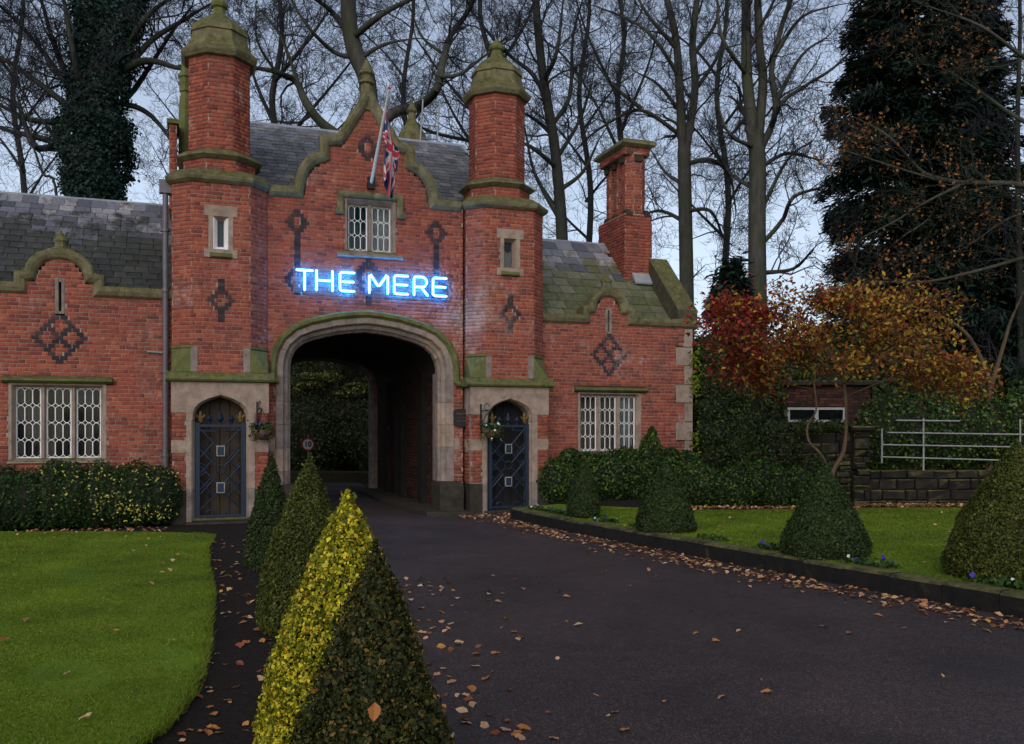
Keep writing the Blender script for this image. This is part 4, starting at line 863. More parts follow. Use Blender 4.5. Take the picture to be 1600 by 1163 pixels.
# ---------------------------------------------------------------- flag on its pole
FO = Off(warp(2.97, .5, 6.9))
fl = empty('flagpole', W(*FO), TH, 'slanting white flagpole with a limp red, white and blue Union flag above the upper window', 'flagpole')
p0, p1 = Vector((2.97, .50, 6.88)), Vector((3.03, -.95, 8.30))
MB(FO).tube([p0, p0.lerp(p1, .5), p1], [.034, .030, .024], 8).build('pole', M['white'], fl)
MB(FO).lathe(p1.x, p1.y, [(.01, p1.z-.02), (.03, p1.z), (.032, p1.z+.02), (.01, p1.z+.045)], 8).build('pole_finial', M['red'], fl)
MB(FO).box(2.90, 3.04, .48, .60, 6.76, 7.0).build('pole_socket', M['black'], fl)
nu, nv_ = 54, 80; fb = MB(FO); FV = []
for j in range(nv_+1):
    f = j/nv_; g = min(1, f*2.2)
    for i in range(nu+1):
        h = i/nu; a = p1.lerp(p0, .04+.42*h*(1-.55*min(1, f*1.8)))
        w_ = .50*(1-.45*f*f); ph = h*17+f*1.6+.5
        FV.append((a.x+.03+(h-.35)*w_*g*.9+.030*math.sin(ph)*g+.03*math.sin(f*5)*g, a.y+.075*math.cos(ph)*g-.02*g+.03*math.sin(h*33+f*4)*g, a.z-.03-f*1.56-.14*f*math.sin(h*2.8+.3)-.12*f*f*(1-abs(2*h-1))))
def jack(f, h):
    x, y = (f-.5)*2, (h-.5)   # 2:1 flag, units of its height
    if abs(y) < .1 or abs(x) < .1: return 0
    if abs(y) < .15 or abs(x) < .15: return 1
    d = (abs(y)-abs(x)/2)/math.hypot(1, .5)
    if abs(d) < .075:
        s_ = 1 if x*y > 0 else -1
        return 0 if 0 < d*s_*(1 if x > 0 else 1) < .05 else 1
    return 2
for j in range(nv_):
    for i in range(nu):
        k = j*(nu+1)+i; fb.f.append((k, k+1, k+nu+2, k+nu+1)); fb.m.append(jack((j+.5)/nv_, (i+.5)/nu))
fb.v = [tuple(p-q for p, q in zip(warp(*v_), FO)) for v_ in FV]
fb.build('flag', [M['fred'], M['fwhite'], M['fblue']], fl, True)

# ---------------------------------------------------------------- hanging baskets, plaque, speed sign
def basket(ub, uk, zk, label, white):
    off = (uk, -.05, zk); T = empty('hanging_basket', W(uk, -.05, zk), TH, label, 'hanging basket', 'hanging baskets beside the gate doors')
    b = MB(off).box(ub-.015, ub+.015, -.055, -.022, zk+.02, zk+.56)
    b.tube([(ub, -.04, zk+.42), (uk, -.24, zk+.42)], .012, 6); b.tube([(ub, -.04, zk+.1), ((ub+uk)/2, -.14, zk+.34), (uk, -.22, zk+.41)], .010, 6)
    dx, dy = uk-ub, -.2
    b.tube([(ub+dx*(.55+.22*math.cos(t)), -.04+dy*(.55+.22*math.cos(t)), zk+.50+.07*math.sin(t)) for t in [k*.6 for k in range(10)]], .008, 5)
    b.build('bracket', M['black'], T)
    MB(off).lathe(uk, -.24, [(.02, zk-.17), (.11, zk-.14), (.17, zk-.06), (.19, zk+.02), (.17, zk+.02), (.05, zk)], 14).build('basket', M['wicker'], T, True)
    ch = MB(off)
    for t in (0, 2.1, 4.2): ch.tube([(uk+.18*math.cos(t), -.24+.18*math.sin(t), zk+.02), (uk, -.24, zk+.41)], .005, 4)
    ch.build('chain', M['black'], T)
    n = 420; t = rng.uniform(0, 2*math.pi, n); r = .21*np.sqrt(rng.random(n)); z = zk+.06+.10*rng.random(n)-np.where(r > .15, rng.random(n)**2*.30, 0)
    P = np.stack([uk+r*1.15*np.cos(t), -.24+r*1.15*np.sin(t), z], 1); N_ = np.stack([np.cos(t)*r*4, np.sin(t)*r*4, np.full(n, .6)], 1)
    leaves('foliage', P, N_, .055, M['laurel'], T, .6, .7, off=off)
    m_ = 26; k = rng.choice(n, m_); fo = leaves('flowers', P[k]+np.array([0, -.02, .03]), N_[k], .05, M['flower'], T, .9, .4, off=off, att=(rng.uniform(.78, 1, m_) if white else rng.uniform(0, .7, m_)))
basket(.66, .74, 1.76, 'hanging basket of blue flowers on a black bracket right of the left gate', False)
basket(5.17, 5.34, 1.76, 'hanging basket with a white bloom on a scrolled bracket left of the right gate', True)
PD = (4.93, .57, 1.83); PO = Off(warp(*PD))
pq = empty('wall_plaque', W(*PO), TH, 'small dark plaque with gold lettering on the wall right of the arch', 'plaque')
k_ = [(-.19, -.13), (-.10, -.17), (0, -.185), (.10, -.17), (.19, -.13), (.19, .15), (.12, .185), (0, .20), (-.12, .185), (-.19, .15)]
MB(PO).prism_uz([(PD[0]+a*.95, PD[2]+.2+b*1.05) for a, b in k_], .555, .60).build('plate', M['ink'], pq)
gl = MB(PO); rr = random.Random(3)
for z, h, x0, x1 in ((.30, .034, -.115, .115), (.215, .026, -.09, -.01), (.215, .026, .03, .10), (.14, .026, -.11, -.02), (.14, .026, .02, .115)):
    x = x0
    while x < x1:
        w_ = rr.uniform(.010, .016); xx = PD[0]+x; zz = PD[2]+z
        gl.box(xx, xx+.006, .549, .556, zz-h/2, zz+h/2).box(xx+.006, xx+w_, .549, .556, zz+rr.choice((-h/2, 0, h/2-.007)), zz+rr.choice((-h/2, 0, h/2-.007))+.007); x += w_+.009
gl.build('gold_lettering', M['gold'], pq)
def text_mesh(s, size, name, mat, parent, loc, rz, ext=.003):
    c = bpy.data.curves.new(name, 'FONT'); c.body = s; c.size = size; c.align_x = 'CENTER'; c.align_y = 'CENTER'; c.extrude = ext; c.offset = size*.03
    t = bpy.data.objects.new(name, c); COL.objects.link(t); bpy.context.view_layer.update(); me = bpy.data.meshes.new_from_object(t.evaluated_get(bpy.context.evaluated_depsgraph_get())); bpy.data.objects.remove(t)
    me.materials.clear(); me.materials.append(mat); o = link(bpy.data.objects.new(name, me), parent); o.location = loc; o.rotation_euler = (math.pi/2, 0, rz); return o
SG = (-5.92, 26.0, 0); rs = math.atan2(SG[0], SG[1])*-1
sg = empty('speed_limit_sign', SG, 0, 'round white speed sign with a red ring and number 10 seen through the arch', 'road sign')
MB().tube([(0, .04, 0), (0, .04, 1.62)], .03, 8).build('post', M['steel'], sg)
def disc(r0, y0, y1, z, n=32): return [[(r0*math.cos(2*math.pi*i/n), y, z+r0*math.sin(2*math.pi*i/n)) for i in range(n)] for y in (y0, y1)]
MB().loft(disc(.190, .012, -.004, 1.36)).build('red_disc', M['red'], sg); MB().loft(disc(.148, 0, -.008, 1.36)).build('white_disc', M['signw'], sg)
text_mesh('10', .215, 'number', M['ink'], sg, (0, -.011, 1.36), 0)

# ---------------------------------------------------------------- clipped cones
def cone_profile(t, kind):   # t: 0 ground .. 1 tip -> radius factor
    if kind == 0: r = (1-t**1.25)*(1-.18*np.exp(-t*14))+.015
    elif kind == 1: r = (1-t**1.8)**1.05*(1-.22*np.exp(-t*12))+.02
    else: r = (1-t)**.92*(1-.16*np.exp(-t*14))+.02
    return np.maximum(r, .0)
def topiary(label, x, y, z0, H, Rr, mat, n, size, kind=0, lean=(0, 0), seed=0, group='clipped cone shrubs along the drive', lump=.05):
    T = empty('topiary_cone', (x, y, z0), 0, label, 'topiary', group); r_ = np.random.default_rng(seed)
    ph = r_.uniform(0, 6.28, 8)
    def lumps(th, t): return 1+lump*(np.sin(3*th+ph[0]+t*7)+.7*np.sin(5*th+ph[1]-t*11)+.6*np.sin(2*th+ph[2]+t*17)+.5*np.sin(9*th+ph[3]+t*23)+.5*np.sin(7*th+ph[4]-t*37)+.4*np.sin(13*th+ph[5]+t*51))*.5
    # leaves spread evenly over the surface
    t = r_.random(n*3); keep = r_.random(n*3) < np.maximum(cone_profile(t, kind), .05); t = t[keep][:n]; m_ = len(t); th = r_.uniform(0, 2*math.pi, m_)
    dep = np.abs(r_.normal(0, .035, m_)); rad = cone_profile(t, kind)*Rr*lumps(th, t)-dep+r_.normal(0, .008, m_); rad = np.maximum(rad, .004)
    P = np.stack([rad*np.cos(th)+lean[0]*t, rad*np.sin(th)+lean[1]*t, t*H], 1)
    N_ = np.stack([np.cos(th), np.sin(th), np.full(m_, Rr/H)], 1)
    s = size*np.clip(np.exp(r_.normal(-.10, .26, m_)), .5, 1.5)
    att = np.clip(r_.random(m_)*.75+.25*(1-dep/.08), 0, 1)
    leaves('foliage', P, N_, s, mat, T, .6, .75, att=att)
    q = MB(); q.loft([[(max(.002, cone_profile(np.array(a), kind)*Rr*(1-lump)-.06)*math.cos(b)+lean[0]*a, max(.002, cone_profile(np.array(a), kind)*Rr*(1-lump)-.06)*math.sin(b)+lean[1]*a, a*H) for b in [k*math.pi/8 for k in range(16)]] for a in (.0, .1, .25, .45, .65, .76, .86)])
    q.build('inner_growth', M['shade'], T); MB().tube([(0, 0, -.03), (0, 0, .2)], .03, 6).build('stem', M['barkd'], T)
    return T
topiary('clipped dark green cone nearest the left gate, first of the left row', -3.12, 11.45, 0, 1.49, .31, M['boxd'], 22000, .032, 1, (.05, 0), 1, lump=.03)
topiary('tall clipped olive green cone standing between the farthest and the golden cone', -1.87, 7.98, 0, 1.57, .42, M['box'], 34000, .027, 1, (.07, 0), 2, lump=.03)
topiary('bright golden yellow clipped cone in the foreground beside the drive', -.80, 4.35, 0, 1.49, .462, M['conelit'], 52000, .0235, 1, (0, 0), 3, lump=.03)
topiary('nearest clipped cone, bronze green, standing in front of the golden cone', -.503, 3.30, 0, 1.375, .362, M['coneshade'], 64000, .019, 1, (0, 0), 4, lump=.125)  # added cone, stands in for the shaded side of the bright one
topiary('smallest clipped cone at the far end of the low wall, under the window', 1.28, 15.95, .225, 1.06, .31, M['boxd'], 15000, .038, 1, (0, 0), 5)
topiary('clipped cone on the raised lawn, second from the gatehouse along the low wall', 2.38, 13.85, .225, 1.07, .50, M['boxd'], 24000, .036, 0, (0, 0), 6)
topiary('squat clipped cone on the raised lawn in front of the autumn tree stem', 3.90, 11.15, .225, 1.14, .58, M['boxd'], 32000, .032, 0, (0, 0), 7)
topiary('largest clipped cone on the raised lawn, cut by the right edge of the photo', 5.38, 9.55, .225, 1.46, .80, M['box'], 46000, .030, 0, (0, 0), 8)
# one leaf caught on the nearest cone
def leaf_mesh(mat, s):
    r = random.Random(s); V = [(0, -.5, 0)]; n = 5
    for k in range(1, n): t = k/n; V += [(-.34*math.sin(math.pi*t)**.7*r.uniform(.7, 1.2), t-.5, .12*r.uniform(.3, 1.5)), (0, t-.5, .02+.05*r.random()), (.34*math.sin(math.pi*t)**.7*r.uniform(.7, 1.2), t-.5, .12*r.uniform(.3, 1.5))]
    V.append((0, .5, .10)); F = [(0, 2, 1), (0, 3, 2)]
    for k in range(n-2): a = 1+3*k; F += [(a, a+1, a+4, a+3), (a+1, a+2, a+5, a+4)]
    a = 1+3*(n-2); F += [(a, a+1, len(V)-1), (a+1, a+2, len(V)-1)]
    me = bpy.data.meshes.new('leaf_blade'); me.from_pydata(V, [], F); me.materials.append(mat); return me
LV = [leaf_mesh(M['leaf%d' % (1+k % 3)], k) for k in range(9)]
lf = link(bpy.data.objects.new('fallen_leaf', LV[0])); px = at(584, 1113, 2.93); lf.location = px; lf.rotation_euler = (R(60), R(10), R(20)); lf.scale = (.062,)*3
tag(lf, 'orange fallen leaf caught on the face of the nearest clipped cone', 'leaf')

# ---------------------------------------------------------------- hedges, shrubs, ivy
def bush(T, boxes, mat, n, size, core_=True, att=None, aspect=.6, name='foliage', rough=.12, seed=0):
    """leafy mass: ellipsoids (cx,cy,cz,rx,ry,rz) in the thing's own space"""
    r_ = np.random.default_rng(seed+50); B = np.array(boxes, float); ar = (B[:, 3]*B[:, 5]+B[:, 4]*B[:, 5]+B[:, 3]*B[:, 4]); k = r_.choice(len(B), n, p=ar/ar.sum())
    d = norm(r_.normal(0, 1, (n, 3))); q = B[k]; rad = 1-np.abs(r_.normal(0, rough, n))+r_.normal(0, .03, n)
    P = q[:, :3]+d*q[:, 3:]*rad[:, None]; N_ = norm(d/q[:, 3:]); ok = P[:, 2] > .01
    for b in B:   # nothing buried deep inside a neighbour
        ok &= (((P-b[:3])/b[3:])**2).sum(1) > .62
    P, N_ = P[ok], N_[ok]
    leaves(name, P, N_, size, mat, T, aspect, .65, att=att(P) if att else None)
    if core_:
        q = MB()
        for b in boxes:
            q.loft([[(b[0]+.84*b[3]*math.cos(a)*math.cos(e), b[1]+.84*b[4]*math.sin(a)*math.cos(e), max(b[2]+.84*b[5]*math.sin(e), 0)) for a in [j*math.pi/6 for j in range(12)]] for e in [-1.4+2.8*i/6 for i in range(7)]])
        q.build('inner_growth', M['shade'], T)
def row(x0, y0, x1, y1, n, z, rx, ry, rz, jit, seed):
    r = random.Random(seed); return [(x0+(x1-x0)*i/(n-1)+r.uniform(-jit, jit), y0+(y1-y0)*i/(n-1)+r.uniform(-jit, jit), z+r.uniform(-jit, jit), rx*r.uniform(.85, 1.15), ry*r.uniform(.85, 1.15), rz*r.uniform(.88, 1.12)) for i in range(n)]
HB = W(-2.6, .0); T = empty('hedge', (HB[0], HB[1], .02), TH, 'dark evergreen hedge with yellow-edged leaves under the left lodge window', 'hedge')
bx = row(-2.4, .08, 1.52, -.08, 12, .55, .42, .42, .64, .05, 1)
bush(T, bx, M['laurel'], 26000, .06, att=lambda P: np.clip(rng.random(len(P))*.75, 0, 1), seed=1)
r_ = np.random.default_rng(5); cl = [(r_.uniform(-.2, 1.75), -.50, r_.uniform(.25, 1.05)) for _ in range(17)]
P = np.concatenate([np.array(c)+r_.normal(0, (.16, .06, .10), (16, 3)) for c in cl]); leaves('yellow_leaves', P, np.tile([0, -1, .4], (len(P), 1)), .05, M['varieg'], T, .6, .7)
SB = W(8.3, .1); T = empty('shrub', (SB[0], SB[1], .23), TH, 'glossy green climbing shrub massed under the right lodge window', 'shrub')
bx = row(-1.45, 0, 1.75, -.05, 10, .45, .38, .42, .58, .08, 3)+[(1.0, .1, 1.05, .28, .22, .42), (.4, .1, .95, .30, .2, .25), (1.5, .1, .75, .35, .25, .4), (-1.0, .05, .85, .3, .25, .3), (1.05, .12, 1.38, .12, .12, .26)]
bush(T, bx, M['laurel'], 26000, .075, seed=3)
IV = W(10.75, .75); T = empty('ivy', (IV[0], IV[1], .2), TH, 'dark ivy growing up the corner of the right lodge past its quoins', 'ivy')
bx = [(.45, -.1, z, .48, .45, .55) for z in (.3, .9, 1.5, 2.1, 2.7, 3.3)]+[(1.1, -.1, z, .6, .5, .6) for z in (.4, 1.1, 1.8, 2.5)]
bush(T, bx, M['boxd'], 26000, .08, seed=4)
P = np.concatenate([np.array([-.06, -.22, z])+rng.normal(0, (.09, .03, .13), (50, 3)) for z in (3.6-.3, 2.55, 1.35, .75, 2.8)]); leaves('leaves', P, np.tile([-.3, -1, .4], (len(P), 1)), .08, M['grass'], T, .7, .6)
def shrub(label, x, y, z, boxes, mat, n, size, seed, name='shrub', cat='shrub', group=None, rough=.12):
    T = empty(name, (x, y, z), 0, label, cat, group); bush(T, boxes, mat, n, size, rough < .2, seed=seed, rough=rough); return T
shrub('low dark green shrub at the foot of the ivy on the lawn edge', 4.6, 18.2, .23, row(-.8, 0, 1.6, .3, 7, .4, .45, .4, .5, .1, 7), M['laurel'], 14000, .07, 7)
shrub('dark fern-like shrub between the ivy and the stone wall', 6.5, 18.6, .23, row(-.7, 0, .5, .2, 5, .5, .5, .4, .62, .1, 8), M['boxd'], 10000, .08, 8)
T = empty('hedge', (9.9, 18.85, .9), 0, 'leafy green hedge growing over the white railings behind the stone wall', 'hedge'); bush(T, row(-2.1, 0, 4.2, .1, 12, .85, .55, .45, .82, .06, 9), M['laurel'], 26000, .085, seed=9)

# ---------------------------------------------------------------- stone walls, railings, outbuilding on the right
kw = empty('retaining_wall', (KERB[12][0], KERB[12][1], 0), 0, 'low black wet stone retaining wall between drive and raised lawn', 'wall'); ko = (KERB[12][0], KERB[12][1], 0)
for st in split_path([(x, y) for x, y in KERB], .62, .008):
    q = MB(ko); rd = random.Random(str(st[0])); hz = .225+rd.uniform(-.01, .012); ring = []
    for i, (x, y) in enumerate(st):
        a = st[max(i-1, 0)]; b = st[min(i+1, len(st)-1)]; d = math.hypot(b[0]-a[0], b[1]-a[1]); nx, ny = (b[1]-a[1])/d, -(b[0]-a[0])/d
        ring.append([(x-nx*o, y-ny*o, z) for o, z in ((0, -.02), (-.01, hz-.03), (.02, hz), (.20, hz+.005), (.22, -.02))])
    q.loft(ring); q.build('stone', M['wet'], kw)
IW = empty('ivy', (6.2, 18.3, .2), 0, 'dark ivy hanging over the taller stretch of stone wall left of its pier', 'ivy'); bush(IW, [(-1.2, .1, .6, .5, .22, .7), (-.7, .1, 1.3, .5, .22, .5), (-.1, .12, 1.62, .4, .2, .2), (.5, .14, 1.66, .3, .2, .14), (-1.5, .1, 1.4, .3, .2, .5)], M['boxd'], 9000, .07, False, rough=.3, seed=33)
sw_ = empty('stone_wall', (7.4, 18.35, .2), 0, 'dark coursed stone garden wall with a pier behind the raised lawn', 'wall'); so = (7.4, 18.35, .2)
MB(so).box(5.3, 7.0, 18.5, 18.9, .1, 1.82).box(7.0, 15, 18.5, 18.9, .1, .92).build('rubble_core', M['wet'], sw_)
rd = random.Random(4); SM = []
def stones(x0, x1, z0, z1, y):
    z = z0
    while z < z1-.06:
        h = min(rd.choice((.11, .14, .18, .22, .26)), z1-z); x = x0+rd.uniform(-.3, 0)
        while x < x1:
            w_ = rd.uniform(.15, .62); a, b = max(x, x0), min(x+w_, x1); x += w_
            if b-a < .08: continue
            j = lambda: rd.uniform(-.03, .03); q = MB(so)
            q.loft([[(a+j()*.3, y+.12, z), (b, y+.12, z), (b, y+.12, z+h), (a, y+.12, z+h)], [(a+.008, y, z+.008), (b-.008, y+j(), z+.008), (b-.008, y, z+h-.01), (a+.008, y+j(), z+h-.01)], [(a+.03, y-.025+j(), z+.03+j()), (b-.03, y-.025+j(), z+.03), (b-.03, y-.025+j(), z+h-.03+j()), (a+.03, y-.025+j(), z+h-.03)]])
            q.build('stone', M['rubble'], sw_)
        z += h
stones(5.3, 6.98, .15, 1.85, 18.46); stones(7.36, 13.4, .15, .95, 18.46); stones(7.0, 7.34, .15, 1.75, 18.36)
MB(so).bbox(6.93, 7.42, 18.28, 18.75, 1.75, 1.86, .03).build('pier_cap', M['rubble'], sw_)
rl = empty('railing', (7.6, 18.3, .95), 0, 'white metal post and rail barrier on top of the stone wall', 'railing'); ro_ = (7.6, 18.3, .95)
Y = 18.42
for px_, z0, z1 in ((1378, 1.10, 1.80), (1443, .94, 2.02), (1594, .94, 2.0)):
    x = (px_-800)/1400*Y; MB(ro_).tube([(x, Y, z0), (x, Y, z1)], .018, 8).build('post', M['dullwhite'], rl)
for xa, ya, xb, yb in ((1386, 676, 1660, 680), (1378, 695, 1660, 700), (1378, 714, 1660, 722), (1400, 657, 1500, 658)):
    MB(ro_).tube([at(xa, ya, Y-.02), at(xb, yb, Y-.02)], .014, 8).build('rail', M['dullwhite'], rl)
OB = (7.7, 23.5, 0); ob = empty('outbuilding', OB, 0, 'low dark brick outbuilding with a white two-pane window behind the autumn tree', 'outbuilding')
ow = MB(OB).box(6.5, 9.4, 23.51, 26.5, 0, 2.95).build('wall', M['rubble'], ob); bo = Bricks(OB)
UNIT_O = unit(M['oldbrick']); xa, za, _ = at(1230, 660, 23.5)[0], at(1230, 660, 23.5)[2], 0; xb, zb = at(1320, 637, 23.5)[0], at(1320, 637, 23.5)[2]
bo.wall(ow, rect(6.5, 9.4, 1.2, 2.9), [rect(xa, xb, za, zb)], (0, 23.5, 0), (), None, .1, 90)
A = bo.red; lim = sorted(A, key=lambda r: abs(r[1]-7.9)+abs(r[3]-2.2)*1.5); bo.red = lim[290:]; bo.mass = M['shadebrick_s']; bo.emit(limit=0)
for r in sorted(A, key=lambda r: abs(r[1]-7.9)+abs(r[3]-2.2)*1.5)[:290]:
    o = bpy.data.objects.new('brick', random.choice(UNIT_O)); COL.objects.link(o); o.parent = ow; o.location = (r[1]-OB[0], r[2]-OB[1], r[3]); o.scale = (r[4], r[6], r[5])
wf = MB(OB)
for q in ((xa, xb, za, za+.06), (xa, xb, zb-.06, zb), (xa, xa+.06, za+.06, zb-.06), (xb-.06, xb, za+.06, zb-.06), ((xa+xb)/2-.05, (xa+xb)/2+.05, za+.06, zb-.06)): wf.box(q[0], q[1], 23.455, 23.505, q[2], q[3])
wf = wf.build('window', M['dullwhite'], ob)
for a, b in ((xa+.06, (xa+xb)/2-.05), ((xa+xb)/2+.05, xb-.06)): MB(OB).box(a, b, 23.485, 23.49, za+.06, zb-.06).build('pane', M['glass'], wf)
MB(OB).box(xa, xb, 23.501, 23.506, za+.01, zb-.01).build('blind', M['dark'], wf)
MB(OB).bbox(6.3, 9.6, 23.3, 26.7, 2.95, 3.06).build('roof', M['rubble'], ob)

# ---------------------------------------------------------------- trees
class Tree:
    def __init__(s, name, label, base, cat='tree', group=None): s.T = empty(name, base, 0, label, cat, group); s.b = base; s.S = []; s.K = []; s.tips = []
    def limb(s, pts, r0, r1, spawn=1., depth=3, twig=1., smooth=5, rd=None, ln=3.0, up=.15):
        """a traced limb: pts are 3D; side branches grow from it"""
        if s.S:
            a = np.array([q[3:6] for q in s.S]); q = pts[0]; i = int(np.argmin((a[:, 0]-q[0])**2+(a[:, 2]-q[2])**2))
            if (a[i, 0]-q[0])**2+(a[i, 2]-q[2])**2 < .5: dy = a[i, 1]-q[1]; pts = [(p[0], p[1]+dy*max(0, 1-k*.4), p[2]) for k, p in enumerate(pts)]; pts[0] = tuple(.5*a[i]+.5*np.array(pts[0]))
        rd = rd or random; r0, r1 = r0*.82, r1*.74; P = catmull(pts, smooth); n = len(P); lens = [math.dist(P[i], P[i+1]) for i in range(n-1)]; tot = sum(lens); acc = 0
        for i in range(n-1):
            f0, f1 = acc/tot, (acc+lens[i])/tot; acc += lens[i]; ra, rb = r0+(r1-r0)*f0, r0+(r1-r0)*f1
            s.S.append((*P[i], *P[i+1], ra, rb)); d = (Vector(P[i+1])-Vector(P[i])).normalized()
            m_ = lens[i]*spawn*(0.35+.9*f1); k = int(m_)+(rd.random() < m_-int(m_))
            for _ in range(k):
                p = Vector(P[i]).lerp(Vector(P[i+1]), rd.random()); s.grow(p, s.side(d, rd, R(rd.uniform(35, 75)), up), ln*rd.uniform(.5, 1.2)*(1-.35*f0), min(ra*.5, .056)*rd.uniform(.6, 1), depth, twig, rd, up)
        s.grow(Vector(P[-1]), (Vector(P[-1])-Vector(P[-2])).normalized(), ln*.8, r1*.8, depth, twig, rd, up)
    def side(s, d, rd, ang, up):
        a = Vector((rd.gauss(0, 1), rd.gauss(0, 1), rd.gauss(0, 1))); a = (a-d*a.dot(d)).normalized()
        v = d*math.cos(ang)+a*math.sin(ang); v.z += up; return v.normalized()
    def grow(s, p, d, L, r, depth, twig, rd, up):
        n = 5 if depth > 1 else 4 if depth == 1 else 3; st = L/n; r = max(r, .0068)
        for i in range(n):
            d = (d+Vector((rd.gauss(0, .27), rd.gauss(0, .27), rd.gauss(0, .24)+.05))).normalized(); q = p+d*st; r1 = max(r*(1-.55/n*1.3), .005)
            (s.S if r > .05 else s.K).append((*p, *q, r, r1)); p = q; r = r1
            if depth > 0:
                m_ = twig*(1.12 if depth > 1 else 1.6)*(1.0 if i else .4); k = int(m_)+(rd.random() < m_-int(m_))
                for _ in range(k): s.grow(p, s.side(d, rd, R(rd.uniform(30, 70)), up*.5), L*rd.uniform(.38, .66), r*.62, depth-1, twig, rd, up)
        if depth == 0: s.tips.append((p.x, p.y, p.z))
    def done(s, bark, twig=None):
        tubes('trunk', s.S, bark, s.T, s.b)
        if s.K: tubes('crown', s.K, twig or M['twig'], s.T, s.b)
def tr(pts, Y, jit=.0, seed=0):   # traced image points at a distance, each pushed a little nearer or farther
    r = random.Random(seed); return [at(x, y, Y+(r.uniform(-jit, jit) if i else 0)) for i, (x, y) in enumerate(pts)]
BG = 'bare winter trees behind the gatehouse'
def base_at(px, Y): return ((px-800)/1400*Y, Y, -.03)
rd = random.Random(21)
# 1: ivy-clad tree on the left
Y = 30; t = Tree('bare_tree', 'large tree behind the left lodge, its trunk and forks wrapped in ivy', base_at(140, Y), 'tree', BG); t.limb([t.b]+tr([(142, 420), (146, 300), (152, 200)], Y), .75, .6, 0, 0)
t.limb(tr([(150, 215), (152, 120), (158, 40), (165, -60), (170, -160)], Y, .3, 1), .5, .25, .5, 3, 1., 5, rd); t.limb(tr([(160, 190), (182, 110), (200, 30), (214, -60)], Y, .5, 2), .40, .2, .7, 3, 1., 5, rd)
for k, p in enumerate([[(128, 190), (95, 100), (70, 20), (50, -50)], [(125, 190), (60, 130), (10, 95), (-50, 70)], [(118, 205), (50, 188), (-10, 160), (-60, 150)], [(115, 230), (60, 215), (0, 200), (-60, 170)], [(135, 160), (110, 60), (95, -30)], [(135, 165), (50, 60), (-10, 0)],
                       [(180, 118), (205, 96), (240, 95), (285, 108), (330, 105)], [(195, 110), (240, 62), (290, 30), (340, 0)], [(190, 80), (215, 30), (250, 5), (300, -20)], [(175, 155), (215, 168), (245, 190), (270, 225)], [(185, 150), (210, 130), (260, 60), (300, 10)], [(100, 250), (60, 230), (30, 150)]]):
    t.limb(tr(p, Y, 1.6, k+10), .15 if k != 6 else .21, .05, 1.9, 3, 1.0, 5, rd, 2.6)
t.done(M['barkd'])
n = 80000; q = rng.random(n); zz = 1+q*15.5; th = rng.uniform(0, 2*math.pi, n); cxp = np.interp(zz, [0, 10, 13, 17], [-14.1, -14.0, -13.9, -13.6])+np.where(zz > 12.2, np.where(rng.random(n) < .55, -.32, .55*(zz-11.5)/3), 0)
rad = np.where(zz < 12.2, .84+.22*np.sin(zz*1.7+th*2)+.15*np.sin(zz*4.1+th*3), np.maximum(.55-.03*(zz-12), .2)+.1*np.sin(zz*5+th))*(1-.25*rng.random(n)**2)+np.abs(rng.normal(0, .17, n))
leaves('ivy', np.stack([cxp+rad*np.cos(th), Y+rad*np.sin(th), zz], 1), np.stack([np.cos(th), np.sin(th), np.full(n, .3)], 1), .115, M['ivy'], t.T, .8, .7, off=t.b)
MB(t.b).tube([(-14.1, Y, 0), (-14.0, Y, 10), (-13.9, Y, 12.5)], [.7, .66, .5], 10).build('ivy_stem_mass', M['dark'], t.T)
# 2: tree behind the gable
Y = 33; t = Tree('bare_tree', 'spreading bare tree rising directly behind the central gable and flag', base_at(655, Y), 'tree', BG); t.limb([t.b]+tr([(648, 500), (612, 330), (590, 245), (578, 170), (572, 120), (556, 85), (546, 40), (544, -20), (548, -120)], Y), .62, .34, .5, 3, 1., 5, rd, 3)
for k, (p, a, b) in enumerate([([(585, 215), (612, 178), (650, 168), (682, 140), (692, 95), (705, 55), (735, 10), (750, -60)], .26, .10), ([(580, 240), (535, 215), (500, 190), (478, 160), (462, 128), (430, 112), (385, 104)], .24, .10), ([(548, 60), (520, 20), (480, -10)], .16, .07), ([(552, 60), (600, 20), (640, 0), (690, -30)], .16, .07), ([(470, 140), (440, 60), (410, 20)], .1, .04), ([(430, 112), (400, 60), (400, 0)], .08, .03), ([(500, 190), (470, 200), (420, 190)], .08, .03), ([(560, 95), (600, 70), (650, 60)], .12, .04), ([(556, 90), (520, 80), (480, 40), (450, -10)], .12, .04), ([(682, 140), (720, 130), (760, 90), (800, 60)], .1, .04), ([(695, 90), (660, 60), (640, 10)], .09, .03)]):
    t.limb(tr(p, Y, 1.4, k+40), a, b, 1.5, 3, 1.0, 5, rd, 2.5)
t.done(M['bark'])
# 3
Y = 35; t = Tree('bare_tree', 'slim leaning bare tree between the right turret and the chimney', base_at(880, Y), 'tree', BG); t.limb([t.b]+tr([(880, 480), (878, 365), (872, 280), (864, 210), (852, 140), (842, 60), (836, -30), (838, -120)], Y), .40, .16, .8, 3, 1., 5, rd, 2.8)
for k, p in enumerate([[(856, 165), (835, 120), (800, 90), (770, 60), (740, 20)], [(873, 340), (850, 300), (832, 260), (820, 200)], [(866, 215), (840, 190), (815, 175)], [(868, 250), (905, 190), (925, 130)], [(862, 200), (890, 150), (895, 60), (910, 0)], [(876, 300), (910, 270), (935, 220)], [(850, 130), (870, 80), (880, 0)], [(870, 260), (830, 230), (800, 220)]]):
    t.limb(tr(p, Y, 1.4, k+60), .13, .045, 1.7, 3, 1.0, 5, rd, 2.4)
t.done(M['barkd'])
